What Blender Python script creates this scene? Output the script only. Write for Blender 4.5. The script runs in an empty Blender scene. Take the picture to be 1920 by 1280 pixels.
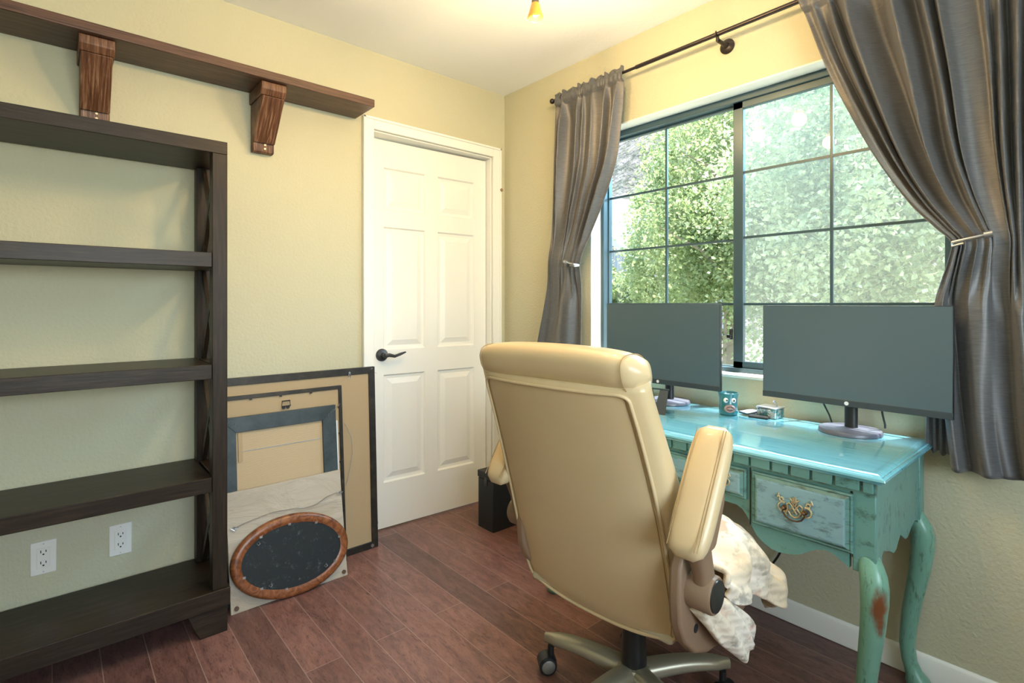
import bpy, bmesh, math, random
from mathutils import Vector, Matrix, noise
random.seed(7)
S = bpy.context.scene
COL = S.collection
PI = math.pi

# ------------------------------------------------------------ camera
cd = bpy.data.cameras.new('camera'); cam = bpy.data.objects.new('camera', cd); COL.objects.link(cam)
cam.location = (-2.068, -2.449, 1.178)
cam.rotation_euler = (PI/2, 0, -math.radians(41.0))
cd.sensor_width = 36.0; cd.lens = 990/1920*36.0; cd.shift_x = 0.0; cd.shift_y = -70/1920
cd.clip_start = 0.02; cd.clip_end = 300
S.camera = cam
# ------------------------------------------------------------ world
W = bpy.data.worlds.new('world'); S.world = W; W.use_nodes = True
nt = W.node_tree; nt.nodes.clear()
sky = nt.nodes.new('ShaderNodeTexSky'); sky.sky_type = 'NISHITA'; sky.sun_disc = False
sky.sun_elevation = math.radians(55); sky.sun_rotation = math.radians(90); sky.air_density = 1.0; sky.dust_density = 1.0
bg = nt.nodes.new('ShaderNodeBackground'); bg.inputs[1].default_value = 1.2
wo = nt.nodes.new('ShaderNodeOutputWorld')
nt.links.new(sky.outputs[0], bg.inputs[0]); nt.links.new(bg.outputs[0], wo.inputs[0])
# ------------------------------------------------------------ sun (steep, grazes the sill and the rear edge of the desk)
sl = bpy.data.lights.new('sun', 'SUN'); sl.energy = 27.0; sl.color = (1.0, .95, .86); sl.angle = math.radians(.6)
so = bpy.data.objects.new('sun', sl); COL.objects.link(so)
sd = Vector((-.23, .10, -1.0)).normalized()
so.rotation_euler = sd.to_track_quat('-Z', 'Y').to_euler()
# ------------------------------------------------------------ area lamps; the rear one is added fill, its unseen window invented
def area(name, loc, d, sx, sy, e, c):
    l = bpy.data.lights.new(name, 'AREA'); l.shape = 'RECTANGLE'; l.size = sx; l.size_y = sy; l.energy = e; l.color = c
    o = bpy.data.objects.new(name, l); COL.objects.link(o); o.location = loc
    o.rotation_euler = Vector(d).to_track_quat('-Z', 'Y').to_euler(); return o
area('rear_fill_light', (-1.7, -3.98, 1.45), (0, 1, .8), 1.5, 1.2, 74, (.86, .96, .97))
area('daylight_front_window', (.75, -1.4, 2.35), (-1, 0, -.62), 1.5, .9, 70, (.30, .74, 1.0))
# ------------------------------------------------------------ exposure
S.view_settings.view_transform = 'Standard'; S.view_settings.look = 'None'
S.view_settings.exposure = 0.0; S.view_settings.gamma = 1.0
S.view_settings.use_curve_mapping = False

# ============================================================ materials
def mat(name, col, rough=.5, metal=0.0, **k):
    m = bpy.data.materials.new(name); m.use_nodes = True
    b = m.node_tree.nodes['Principled BSDF']
    b.inputs['Base Color'].default_value = (*col, 1); b.inputs['Roughness'].default_value = rough
    b.inputs['Metallic'].default_value = metal
    for a, v in k.items(): b.inputs[a.replace('_', ' ')].default_value = v
    return m
class NT:
    def __init__(s, m): s.t = m.node_tree; s.b = s.t.nodes['Principled BSDF']; s.co = None
    def n(s, ty, **k):
        x = s.t.nodes.new(ty)
        for a, v in k.items(): setattr(x, a, v)
        return x
    def l(s, a, b): s.t.links.new(a, b)
    def coord(s, scale=(1,1,1), obj=True):
        if s.co is None: s.co = s.n('ShaderNodeTexCoord')
        mp = s.n('ShaderNodeMapping'); mp.inputs['Scale'].default_value = scale
        s.l(s.co.outputs['Object'], mp.inputs[0]); return mp.outputs[0]
    def noise(s, scale, detail=4, vs=(1,1,1), rough=.55, dist=0):
        x = s.n('ShaderNodeTexNoise'); x.inputs['Scale'].default_value = scale; x.inputs['Detail'].default_value = detail
        x.inputs['Roughness'].default_value = rough; x.inputs['Distortion'].default_value = dist
        s.l(s.coord(vs), x.inputs['Vector']); return x.outputs['Fac']
    def ramp(s, f, stops):
        x = s.n('ShaderNodeValToRGB'); e = x.color_ramp.elements
        while len(e) < len(stops): e.new(.5)
        for q, (p, c) in zip(e, stops): q.position = p; q.color = (*c, 1)
        s.l(f, x.inputs[0]); return x.outputs[0]
    def mix(s, f, a, b, mode='MIX'):
        x = s.n('ShaderNodeMix', data_type='RGBA', blend_type=mode)
        for i, v in ((0, f), (6, a), (7, b)):
            if hasattr(v, 'is_linked'): s.l(v, x.inputs[i])
            else: x.inputs[i].default_value = v if i == 0 else (*v, 1)
        return x.outputs[2]
    def bump(s, h, strength=.3, dist=.002):
        x = s.n('ShaderNodeBump'); x.inputs['Strength'].default_value = strength; x.inputs['Distance'].default_value = dist
        s.l(h, x.inputs['Height']); s.l(x.outputs[0], s.b.inputs['Normal'])
    def color(s, c): s.l(c, s.b.inputs['Base Color'])
    def rough(s, c): s.l(c, s.b.inputs['Roughness'])
def bumped(name, col, rough, scale, strength, dist=.002, metal=0., **k):
    m = mat(name, col, rough, metal, **k); q = NT(m); q.bump(q.noise(scale, 3), strength, dist); return m

M = {}
M['wall'] = mat('painted_wall', (.62, .59, .40), .62); q = NT(M['wall'])
q.bump(q.noise(85, 3, rough=.5), .6, .0045); q.color(q.mix(q.noise(1.3, 2), (.52, .505, .35), (.555, .535, .375)))
M['ceiling'] = bumped('painted_ceiling', (.88, .90, .89), .8, 70, .3, .003)
M['white'] = mat('white_gloss_paint', (.86, .86, .80), .38)
M['reveal'] = mat('white_reveal_paint', (.80, .82, .76), .5)
# floor: reddish brown laminate planks laid along Y
M['floor'] = mat('laminate_planks', (.12, .05, .04), .3); q = NT(M['floor'])
co = q.n('ShaderNodeTexCoord'); mp = q.n('ShaderNodeMapping'); mp.inputs['Rotation'].default_value = (0, 0, PI/2); mp.inputs['Location'].default_value = (0, -.004, 0)
q.l(co.outputs['Object'], mp.inputs[0])
def brick(c1, c2, cm, ms=.0014):
    b = q.n('ShaderNodeTexBrick'); b.offset = .37; b.offset_frequency = 2
    b.inputs['Scale'].default_value = 1; b.inputs['Brick Width'].default_value = 1.18; b.inputs['Row Height'].default_value = .122
    b.inputs['Mortar Size'].default_value = ms; b.inputs['Mortar Smooth'].default_value = .1
    for i, c in zip(('Color1', 'Color2', 'Mortar'), (c1, c2, cm)): b.inputs[i].default_value = (*c, 1)
    q.l(mp.outputs[0], b.inputs['Vector']); return b
br = brick((0, 0, 0), (1, 1, 1), (.5, .5, .5))
gr = q.noise(7, 8, (3.2, .8, 1), .65, 1.6)
blot = q.noise(9, 5, (1.6, 1, 1), .6, .8)
base = q.ramp(gr, [(.28, (.045, .018, .017)), (.44, (.15, .062, .052)), (.6, (.28, .135, .108)), (.78, (.40, .225, .18))])
base = q.mix(blot, base, (.24, .14, .125), 'MIX'); 
pl = q.mix(br.outputs['Color'], (.58, .56, .56), (.98, .92, .90))
base = q.mix(1.0, base, pl, 'MULTIPLY')
fine = q.ramp(q.noise(30, 6, (5, .6, 1), .7, 2.2), [(.38, (.30, .26, .25)), (.47, (1, 1, 1))])
base = q.mix(.75, base, fine, 'MULTIPLY')
q.color(q.mix(br.outputs['Fac'], base, (.30, .20, .17)))
q.rough(q.ramp(blot, [(.2, (.26,)*3), (.8, (.42,)*3)])); q.bump(gr, .12, .0015)

def wood(name, c0, c1, c2, vs, rough=.45, scale=9, dist=.6):
    m = mat(name, c1, rough); q = NT(m); f = q.noise(scale, 6, vs, .65, dist)
    q.color(q.ramp(f, [(.3, c0), (.5, c1), (.72, c2)])); q.bump(f, .3, .0015); return m
M['espresso'] = wood('espresso_wood', (.013, .008, .0045), (.022, .0145, .009), (.040, .027, .017), (1, 6, 14), .40, 8, .2)
M['espresso_v'] = wood('espresso_wood_upright', (.013, .008, .0045), (.022, .0145, .009), (.040, .027, .017), (14, 6, .9), .45, 8, .2)
for k_ in ('espresso', 'espresso_v'): M[k_].node_tree.nodes['Principled BSDF'].inputs['Specular IOR Level'].default_value = .28
M['shelfwood'] = wood('stained_plank', (.04, .018, .011), (.085, .040, .025), (.16, .080, .050), (.8, 10, 22), .42, 7, .6)
M['bracket'] = wood('rustic_stained_wood', (.04, .015, .007), (.12, .048, .020), (.34, .20, .12), (20, 1.2, 1.2), .5, 7, .35)
q = NT(M['bracket'])
M['burl'] = wood('burl_veneer', (.07, .02, .008), (.21, .070, .024), (.34, .13, .05), (1, 1, 1), .3, 22, 2.5)
# distressed teal paint
def teal(name, a, b, wear, vs, rough=.32, wearpos=.66, coat=0):
    m = mat(name, a, rough); q = NT(m); m.node_tree.nodes['Principled BSDF'].inputs['Coat Weight'].default_value = coat
    c = q.mix(q.noise(4, 5, vs, .6, .5), a, b)
    w = q.ramp(q.noise(16, 8, vs, .75, .3), [(wearpos - .06, (0, 0, 0)), (wearpos + .06, (1, 1, 1))])
    mm = q.n('ShaderNodeMath', operation='MULTIPLY'); q.l(w, mm.inputs[0]); mm.inputs[1].default_value = .75
    q.color(q.mix(mm.outputs[0], c, wear)); q.bump(q.noise(20, 6, vs, .7), .2, .001); return m
M['teal'] = teal('distressed_teal_paint', (.08, .225, .20), (.155, .325, .29), (.025, .065, .05), (3, 1, 1.6), .38, .60)
M['teal_drawer'] = teal('rubbed_teal_drawer_paint', (.14, .28, .32), (.24, .39, .43), (.06, .10, .10), (1, 1.2, 3), .42, .585)
M['teal_edge'] = teal('worn_teal_edge_paint', (.06, .17, .15), (.16, .31, .27), (.02, .035, .025), (2, 1, 5), .42, .56)
M['teal_top'] = teal('glossy_aqua_desktop', (.10, .38, .50), (.22, .55, .64), (.05, .20, .30), (7, .5, 1), .10, .62, 1.0)
M['teal_top'].node_tree.nodes['Principled BSDF'].inputs['Specular IOR Level'].default_value = .9
# leg: teal with worn-through wood patch
M['teal_leg'] = teal('teal_leg_paint', (.10, .27, .20), (.20, .40, .31), (.035, .07, .04), (5, 5, 1), .30, .60)
q = NT(M['teal_leg'])
def rubbed(m, centre, radius, stretch, col):
    q = NT(m); oc = q.n('ShaderNodeTexCoord'); v = q.n('ShaderNodeVectorMath', operation='SUBTRACT'); v.inputs[1].default_value = centre
    q.l(oc.outputs['Object'], v.inputs[0]); v2 = q.n('ShaderNodeVectorMath', operation='MULTIPLY'); v2.inputs[1].default_value = stretch
    q.l(v.outputs[0], v2.inputs[0]); ln = q.n('ShaderNodeVectorMath', operation='LENGTH'); q.l(v2.outputs[0], ln.inputs[0])
    ad = q.n('ShaderNodeMath', operation='ADD'); q.l(ln.outputs['Value'], ad.inputs[0])
    nz = q.n('ShaderNodeMath', operation='MULTIPLY'); q.l(q.noise(40, 5, (1, 1, .5)), nz.inputs[0]); nz.inputs[1].default_value = radius*.9; q.l(nz.outputs[0], ad.inputs[1])
    r = q.ramp(ad.outputs[0], [(radius*.95, (1, 1, 1)), (radius*1.25, (0, 0, 0))])
    old = q.b.inputs['Base Color'].links[0].from_socket
    q.color(q.mix(r, old, col))
rubbed(M['teal_leg'], (-.557, -2.08, .41), .052, (1, 1, .5), (.16, .055, .018))
rubbed(M['teal_leg'], (-.557, -2.08, .395), .016, (1, 1, .6), (.62, .25, .13))
M['leather'] = mat('cream_leather', (.53, .40, .21), .36); q = NT(M['leather'])
q.bump(q.noise(180, 3), .12, .0008); M['leather'].node_tree.nodes['Principled BSDF'].inputs['Coat Weight'].default_value = .12
q.color(q.mix(q.noise(5, 4), (.60, .46, .26), (.67, .53, .32)))
M['stitch'] = mat('tan_stitching', (.36, .24, .10), .7)
M['mesh'] = bumped('cream_mesh_fabric', (.55, .48, .33), .8, 400, .8, .002)
M['champagne'] = mat('champagne_metal_paint', (.36, .33, .24), .34, .55)
M['taupe'] = bumped('taupe_plastic', (.26, .17, .105), .45, 300, .1, .001)
M['black'] = mat('black_plastic', (.012, .013, .014), .42)
M['blackfine'] = bumped('black_grained_vinyl', (.010, .013, .015), .5, 250, .3, .001)
M['greycap'] = mat('grey_satin_cap', (.045, .045, .043), .28, .5)
M['wheelcap'] = mat('grey_caster_cap', (.20, .19, .17), .35, .2)
M['screen'] = mat('matte_dark_screen', (.070, .112, .135), .30); M['bezel'] = mat('charcoal_bezel', (.035, .050, .060), .38)
M['logo'] = mat('pale_logo_disc', (.75, .78, .80), .4)
M['monbase'] = mat('satin_charcoal_base', (.11, .12, .16), .3)
M['alum'] = mat('bronze_window_frame', (.055, .10, .12), .30, .15)
M['brass'] = mat('antique_brass', (.62, .52, .33), .32, .85); M['darkbrass'] = mat('tarnished_brass', (.12, .07, .035), .4, .8)
M['rod'] = mat('dark_bronze_rod', (.045, .038, .038), .3, .7)
M['nickel'] = mat('dark_nickel_lever', (.10, .10, .105), .28, .85)
M['silver'] = mat('silver_metal', (.50, .52, .54), .28, .9)
M['outlet'] = mat('white_outlet_plastic', (.84, .82, .76), .35); M['slot'] = mat('dark_slot', (.02, .02, .02), .6)
M['kraft'] = bumped('tan_backing_board', (.43, .325, .19), .85, 60, .2); M['card'] = mat('corrugated_cardboard', (.50, .39, .24), .85)
q = NT(M['card']); wv = q.n('ShaderNodeTexWave'); wv.bands_direction = 'Z'; wv.inputs['Scale'].default_value = 60; q.l(q.coord(), wv.inputs[0]); q.bump(wv.outputs['Fac'], .4, .001)
M['paper'] = bumped('grey_kraft_paper', (.43, .375, .29), .8, 14, .5, .004)
q = NT(M['paper']); wr = q.noise(4, 4, (1, 1, 2.5), .6, 1.2); q.color(q.mix(wr, (.33, .28, .20), (.56, .51, .43))); q.bump(wr, .9, .012)
M['slate'] = wood('slate_painted_frame', (.022, .035, .042), (.040, .058, .066), (.06, .08, .09), (3, 3, 3), .5, 5, .2)
M['frameblk'] = wood('dark_frame_wood', (.008, .008, .008), (.022, .019, .015), (.05, .04, .03), (3, 3, 3), .45, 6, .3)
M['felt'] = mat('dusty_black_felt', (.008, .014, .017), .65); q = NT(M['felt'])
q.color(q.ramp(q.noise(38, 8, (1, 1, 1), .8), [(.56, (.006, .011, .014)), (.64, (.04, .055, .06)), (.75, (.30, .33, .33))]))
M['rubber'] = mat('brown_rubber_bumper', (.10, .06, .035), .7)
M['glass'] = mat('window_glass', (1, 1, 1), .0)
g = M['glass'].node_tree; g.nodes.clear()
tr = g.nodes.new('ShaderNodeBsdfTransparent'); gl = g.nodes.new('ShaderNodeBsdfGlossy'); gl.inputs['Roughness'].default_value = .02
lw = g.nodes.new('ShaderNodeLayerWeight'); lw.inputs[0].default_value = .5; pw = g.nodes.new('ShaderNodeMath'); pw.operation = 'POWER'; pw.inputs[1].default_value = 5
fr = g.nodes.new('ShaderNodeMath'); fr.operation = 'MULTIPLY_ADD'; fr.inputs[1].default_value = .32; fr.inputs[2].default_value = .03
g.links.new(lw.outputs['Facing'], pw.inputs[0]); g.links.new(pw.outputs[0], fr.inputs[0]); mx = g.nodes.new('ShaderNodeMixShader'); ou = g.nodes.new('ShaderNodeOutputMaterial')
g.links.new(fr.outputs[0], mx.inputs[0]); g.links.new(tr.outputs[0], mx.inputs[1]); g.links.new(gl.outputs[0], mx.inputs[2]); g.links.new(mx.outputs[0], ou.inputs[0])
def veil(name, col, f):
    m = bpy.data.materials.new(name); m.use_nodes = True; g = m.node_tree; g.nodes.clear()
    tr = g.nodes.new('ShaderNodeBsdfTransparent'); df = g.nodes.new('ShaderNodeBsdfTranslucent'); df.inputs[0].default_value = (*col, 1)
    d2 = g.nodes.new('ShaderNodeBsdfDiffuse'); d2.inputs[0].default_value = (*col, 1); m2 = g.nodes.new('ShaderNodeMixShader'); m2.inputs[0].default_value = .5
    mx = g.nodes.new('ShaderNodeMixShader'); mx.inputs[0].default_value = f; ou = g.nodes.new('ShaderNodeOutputMaterial')
    g.links.new(df.outputs[0], m2.inputs[1]); g.links.new(d2.outputs[0], m2.inputs[2])
    g.links.new(tr.outputs[0], mx.inputs[1]); g.links.new(m2.outputs[0], mx.inputs[2]); g.links.new(mx.outputs[0], ou.inputs[0]); return m
M['insect'] = veil('insect_screen_mesh', (.55, .58, .54), .10)
# curtain: grey faux silk, slubbed
M['silk'] = mat('grey_slub_silk', (.08, .085, .09), .46); q = NT(M['silk'])
b = q.b; b.inputs['Sheen Weight'].default_value = .2; b.inputs['Specular IOR Level'].default_value = .7
sf = q.noise(34, 4, (1, 1, 13), .6); q.color(q.ramp(sf, [(.3, (.050, .054, .060)), (.5, (.074, .078, .085)), (.75, (.105, .108, .114))])); q.bump(sf, .25, .001)
# quilt
M['quilt'] = mat('floral_quilt', (.78, .72, .62), .85); q = NT(M['quilt'])
c = q.ramp(q.noise(26, 5, (1, 1, 1), .7), [(.52, (.80, .74, .64)), (.58, (.52, .50, .42)), (.66, (.36, .35, .33))])
c = q.mix(q.ramp(q.noise(14, 3), [(.60, (0, 0, 0)), (.68, (1, 1, 1))]), c, (.62, .38, .30))
q.color(q.mix(q.ramp(q.noise(3, 2), [(.4, (0, 0, 0)), (.62, (1, 1, 1))]), c, (.66, .54, .36), 'MIX'))
vo = q.n('ShaderNodeTexWave'); vo.bands_direction = 'Z'; vo.inputs['Scale'].default_value = 15; vo.inputs['Distortion'].default_value = 2.5; vo.inputs['Detail Scale'].default_value = 1.2
q.l(q.coord(), vo.inputs['Vector']); q.bump(vo.outputs['Fac'], .45, .003)
M['mug'] = mat('teal_ceramic_glaze', (.02, .16, .19), .12, Coat_Weight=.6); q = NT(M['mug']); q.color(q.mix(q.noise(30, 4), (.015, .11, .13), (.06, .27, .30))); q.bump(q.noise(60, 2), .5, .002)
M['lips'] = mat('mauve_ceramic', (.32, .22, .20), .2); M['eye'] = mat('white_glaze', (.75, .80, .78), .15)
M['tin'] = mat('hammered_tin', (.55, .62, .62), .22, .75); q = NT(M['tin']); q.bump(q.noise(70, 3), 1, .004); q.color(q.mix(q.ramp(q.noise(45, 3), [(.45, (0, 0, 0)), (.55, (1, 1, 1))]), (.10, .28, .30), (.75, .78, .76)))
M['amber'] = mat('amber_glass', (.55, .20, .03), .3, Transmission_Weight=.1); M['amber'].node_tree.nodes['Principled BSDF'].inputs['Emission Color'].default_value = (1, .42, .08, 1)
M['amber'].node_tree.nodes['Principled BSDF'].inputs['Emission Strength'].default_value = .05
M['bulb'] = mat('lit_bulb', (1, .8, .5), .4); M['bulb'].node_tree.nodes['Principled BSDF'].inputs['Emission Color'].default_value = (1, .72, .42, 1)
M['bulb'].node_tree.nodes['Principled BSDF'].inputs['Emission Strength'].default_value = 14
M['fanblade'] = wood('brown_fan_blade', (.05, .02, .01), (.10, .045, .02), (.16, .08, .04), (2, 2, 2), .4)
def leafmat(name, c1, c2, c3):
    m = bpy.data.materials.new(name); m.use_nodes = True; q = NT(m); q.b.inputs['Roughness'].default_value = .45
    c = q.ramp(q.noise(5.5, 4, rough=.8), [(.3, c1), (.5, c2), (.68, c3)]); q.color(c)
    tl = q.n('ShaderNodeBsdfTranslucent'); q.l(c, tl.inputs[0]); mx = q.n('ShaderNodeMixShader'); mx.inputs[0].default_value = .5
    o = [n for n in q.t.nodes if n.type == 'OUTPUT_MATERIAL'][0]
    q.l(q.b.outputs[0], mx.inputs[1]); q.l(tl.outputs[0], mx.inputs[2]); q.l(mx.outputs[0], o.inputs[0]); return m
M['leaf'] = leafmat('sunlit_leaves', (.13, .20, .07), (.31, .40, .17), (.54, .61, .38))
M['leaf2'] = leafmat('silver_green_leaves', (.17, .24, .10), (.44, .53, .28), (.74, .80, .58))
M['bark'] = bumped('pale_bark', (.30, .26, .20), .9, 30, .6, .01)
M['hill'] = mat('brushy_hillside', (.42, .40, .33), .95); q = NT(M['hill']); q.color(q.ramp(q.noise(1.1, 9, rough=.8), [(.38, (.03, .04, .025)), (.46, (.075, .085, .06)), (.54, (.125, .12, .105)), (.66, (.18, .175, .165))])); q.bump(q.noise(1.5, 8), 1, .6)
M['ground'] = bumped('dry_garden_soil', (.34, .32, .22), .95, 6, .6, .05)
M['siding'] = mat('grey_blue_siding', (.22, .26, .29), .8); q = NT(M['siding']); wv = q.n('ShaderNodeTexWave'); wv.bands_direction = 'Y'; wv.inputs['Scale'].default_value = 2.2; q.l(q.coord(), wv.inputs[0]); q.bump(wv.outputs['Fac'], 1, .05)
M['fascia'] = mat('pale_fascia_board', (.32, .34, .36), .7); M['shingle'] = bumped('grey_roof_shingles', (.09, .10, .11), .9, 12, .6, .05)
M['stucco'] = bumped('outside_stucco', (.55, .50, .42), .9, 40, .4)

# ============================================================ mesh helpers
class MB:
    def __init__(s): s.v = []; s.f = []
    def add(s, vs, fs):
        o = len(s.v); s.v += [tuple(v) for v in vs]; s.f += [tuple(i + o for i in f) for f in fs]; return s
    def box(s, x0, x1, y0, y1, z0, z1, mtx=None):
        vs = [Vector((x, y, z)) for x in (x0, x1) for y in (y0, y1) for z in (z0, z1)]
        if mtx: vs = [mtx @ v for v in vs]
        return s.add(vs, [(0, 1, 3, 2), (4, 6, 7, 5), (0, 4, 5, 1), (2, 3, 7, 6), (0, 2, 6, 4), (1, 5, 7, 3)])
    def prism(s, poly, axis, a, b):     # poly in the two remaining axes, extruded a..b
        n = len(poly); vs = []
        for h in (a, b):
            for (p, r) in poly:
                vs.append({0: (h, p, r), 1: (p, h, r), 2: (p, r, h)}[axis])
        return s.add(vs, [tuple(range(n)), tuple(range(2*n-1, n-1, -1))] + [(i, (i+1) % n, n+(i+1) % n, n+i) for i in range(n)])
    def loft(s, rings, cap=True, closed=False):
        n = len(rings[0]); vs = [p for r in rings for p in r]; fs = []
        m = len(rings)
        for k in range(m if closed else m-1):
            a, b = k*n, ((k+1) % m)*n
            fs += [(a+i, a+(i+1) % n, b+(i+1) % n, b+i) for i in range(n)]
        if cap and not closed: fs += [tuple(range(n-1, -1, -1)), tuple(range((m-1)*n, m*n))]
        return s.add(vs, fs)
    def grid(s, rows):
        n = len(rows[0]); m = len(rows)
        return s.add([p for r in rows for p in r], [(k*n+i, k*n+i+1, (k+1)*n+i+1, (k+1)*n+i) for k in range(m-1) for i in range(n-1)])
    def tube(s, pts, r, n=10, closed=False, flat=1.0):
        pts = [Vector(p) for p in pts]; m = len(pts); rings = []; up = None
        for k, p in enumerate(pts):
            a = pts[(k-1) % m] if (closed or k > 0) else p; b = pts[(k+1) % m] if (closed or k < m-1) else p
            t = (b-a).normalized()
            if up is None: up = Vector((0, 0, 1)) if abs(t.z) < .9 else Vector((1, 0, 0))
            u = (up - t*up.dot(t))
            if u.length < 1e-5: u = t.orthogonal()
            u.normalize(); w = t.cross(u); up = u
            rr = r[k] if isinstance(r, (list, tuple)) else r
            rings.append([p + (u*math.cos(2*PI*i/n)*flat + w*math.sin(2*PI*i/n))*rr for i in range(n)])
        return s.loft(rings, True, closed)
    def lathe(s, prof, c=(0, 0, 0), n=32, axis=2, sx=1, sy=1):
        rings = []
        for r, h in prof:
            ring = []
            for i in range(n):
                a = 2*PI*i/n; p, q_ = r*math.cos(a)*sx, r*math.sin(a)*sy
                v = {2: (p, q_, h), 1: (q_, h, p), 0: (h, p, q_)}[axis]
                ring.append(Vector(v) + Vector(c))
            rings.append(ring)
        return s.loft(rings)
    def ball(s, c, rx, ry=None, rz=None, n=16, m=10):
        ry = ry or rx; rz = rz or rx
        prof = [(max(math.sin(PI*k/m), .02), -math.cos(PI*k/m)) for k in range(m+1)]
        rings = [[Vector((c[0]+rx*r*math.cos(2*PI*i/n), c[1]+ry*r*math.sin(2*PI*i/n), c[2]+rz*h)) for i in range(n)] for r, h in prof]
        return s.loft(rings)
    def xf(s, mtx): s.v = [tuple(mtx @ Vector(v)) for v in s.v]; return s
    def build(s, name, m, parent=None, bevel=0, seg=2, smooth=True, sub=0, ang=.6, solid=0, keep=False):
        me = bpy.data.meshes.new(name); bm = bmesh.new()
        vv = [bm.verts.new(v) for v in s.v]
        for f in s.f:
            try: bm.faces.new([vv[i] for i in f])
            except ValueError: pass
        if not keep: bmesh.ops.recalc_face_normals(bm, faces=bm.faces)
        if smooth:
            for f in bm.faces: f.smooth = True
            for e in bm.edges:
                if len(e.link_faces) == 2 and e.calc_face_angle(0) > ang: e.smooth = False
        bm.to_mesh(me); bm.free()
        o = bpy.data.objects.new(name, me); COL.objects.link(o); me.materials.append(m)
        if solid: x = o.modifiers.new('s', 'SOLIDIFY'); x.thickness = solid; x.offset = 0
        if bevel: x = o.modifiers.new('b', 'BEVEL'); x.width = bevel; x.segments = seg; x.limit_method = 'ANGLE'; x.angle_limit = .6; x.harden_normals = False
        if sub: x = o.modifiers.new('u', 'SUBSURF'); x.levels = sub; x.render_levels = sub
        if parent:
            o.parent = parent; o.matrix_parent_inverse = Matrix.Translation(-Vector(parent.location)) if not parent.rotation_euler.z else parent.matrix_basis.inverted()
        return o
def tag(o, label=None, cat=None, group=None, kind=None):
    if label: o['label'] = label
    if cat: o['category'] = cat
    if group: o['group'] = group
    if kind: o['kind'] = kind
    return o
def empty(name, loc, label, cat, group=None):
    o = bpy.data.objects.new(name, None); COL.objects.link(o); o.location = loc; o.empty_display_size = .05
    return tag(o, label, cat, group)
def struct(mb, name, m, **k): return tag(mb.build(name, m, **k), kind='structure')
def B1(*a, mtx=None): return MB().box(*a, mtx=mtx)
def smoothstep(t): t = max(0, min(1, t)); return t*t*(3-2*t)
def interp(tab, x):
    if x <= tab[0][0]: return tab[0][1]
    for (a, p), (b, q_) in zip(tab, tab[1:]):
        if x <= b:
            t = (x-a)/(b-a); return p + (q_-p)*t
    return tab[-1][1]
def sinterp(tab, x):
    """catmull-rom through the table"""
    xs = [t[0] for t in tab]; ys = [t[1] for t in tab]
    if x <= xs[0]: return ys[0]
    if x >= xs[-1]: return ys[-1]
    i = max(j for j in range(len(xs)-1) if xs[j] <= x)
    h = xs[i+1]-xs[i]; t = (x-xs[i])/h
    m0 = (ys[i+1]-ys[i-1])/(xs[i+1]-xs[i-1])*h if i > 0 else ys[i+1]-ys[i]
    m1 = (ys[i+2]-ys[i])/(xs[i+2]-xs[i])*h if i+2 < len(xs) else ys[i+1]-ys[i]
    return (2*t**3-3*t*t+1)*ys[i]+(t**3-2*t*t+t)*m0+(-2*t**3+3*t*t)*ys[i+1]+(t**3-t*t)*m1

# ============================================================ ROOM
XL, YB, H = -3.3, -3.7, 2.44
WY0, WY1, WZ0, WZ1 = -2.13, -.68, .895, 2.045      # front window opening
struct(B1(XL-.15, .16, YB-.15, .30, -.06, 0), 'floor', M['floor'], smooth=False)
struct(B1(XL-.15, .16, YB-.15, .30, H, H+.1), 'ceiling', M['ceiling'], smooth=False)
# far wall with door opening x -.85..-.09, z..2.045
w = MB(); DX0, DX1, DZ = -.862, -.098, 2.05
w.box(XL, DX0, 0, .13, 0, H); w.box(DX1, .0, 0, .13, 0, H); w.box(DX0, DX1, 0, .13, DZ, H)
struct(w, 'wall_back', M['wall'], smooth=False)
# window wall (x = 0 .. .16)
w = MB(); w.box(0, .16, YB, WY0, 0, H); w.box(0, .16, WY1, .13, 0, H); w.box(0, .16, WY0, WY1, 0, WZ0-.012); w.box(0, .16, WY0, WY1, WZ1+.006, H)
struct(w, 'wall_right', M['wall'], smooth=False)
r = MB(); r.box(-.0005, .155, WY0-.0, WY0+.006, WZ0, WZ1); r.box(-.0005, .155, WY1-.006, WY1, WZ0, WZ1); r.box(-.0005, .155, WY0, WY1, WZ1-.0, WZ1+.006)
struct(r, 'trim_1', M['reveal'], smooth=False)
struct(B1(-.004, .155, WY0+.002, WY1-.002, WZ0-.012, WZ0), 'trim_2', M['white'], bevel=.003)
struct(B1(XL-.12, XL, YB, .13, 0, H), 'wall_left', M['wall'], smooth=False)
w = MB(); w.box(XL, -2.45, YB-.12, YB, 0, H); w.box(-.95, .16, YB-.12, YB, 0, H); w.box(-2.45, -.95, YB-.12, YB, 0, .85); w.box(-2.45, -.95, YB-.12, YB, 2.05, H)
struct(w, 'wall_front', M['wall'], smooth=False)
t = MB(); t.box(-2.45, -.95, YB-.1, YB-.06, .85, .90); t.box(-2.45, -.95, YB-.1, YB-.06, 2.0, 2.05); t.box(-2.45, -2.4, YB-.1, YB-.06, .9, 2.0); t.box(-1.0, -.95, YB-.1, YB-.06, .9, 2.0); t.box(-1.72, -1.68, YB-.1, YB-.06, .9, 2.0)
struct(t, 'added_rear_window', M['alum'], smooth=False)  # window invented in the unseen wall to let the rear fill light in
def basebd(mb, name): struct(mb, name, M['white'], bevel=.004)
basebd(MB().prism([(0, 0), (-.014, 0), (-.014, .062), (-.009, .078), (0, .084)], 1, YB, -.015), 'baseboard_right')
basebd(MB().prism([(0, 0), (-.014, 0), (-.014, .062), (-.009, .078), (0, .084)], 0, XL, DX0-.062), 'baseboard_back')
struct(B1(-.30+.3, .0+.16, .13, .3, 0, .01), 'trim_3', M['floor'])
# dark sliver behind the door: corridor floor continues, corridor wall
struct(B1(-1.3, .16, .75, .80, 0, H), 'wall_corridor', M['wall'], smooth=False)
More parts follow.
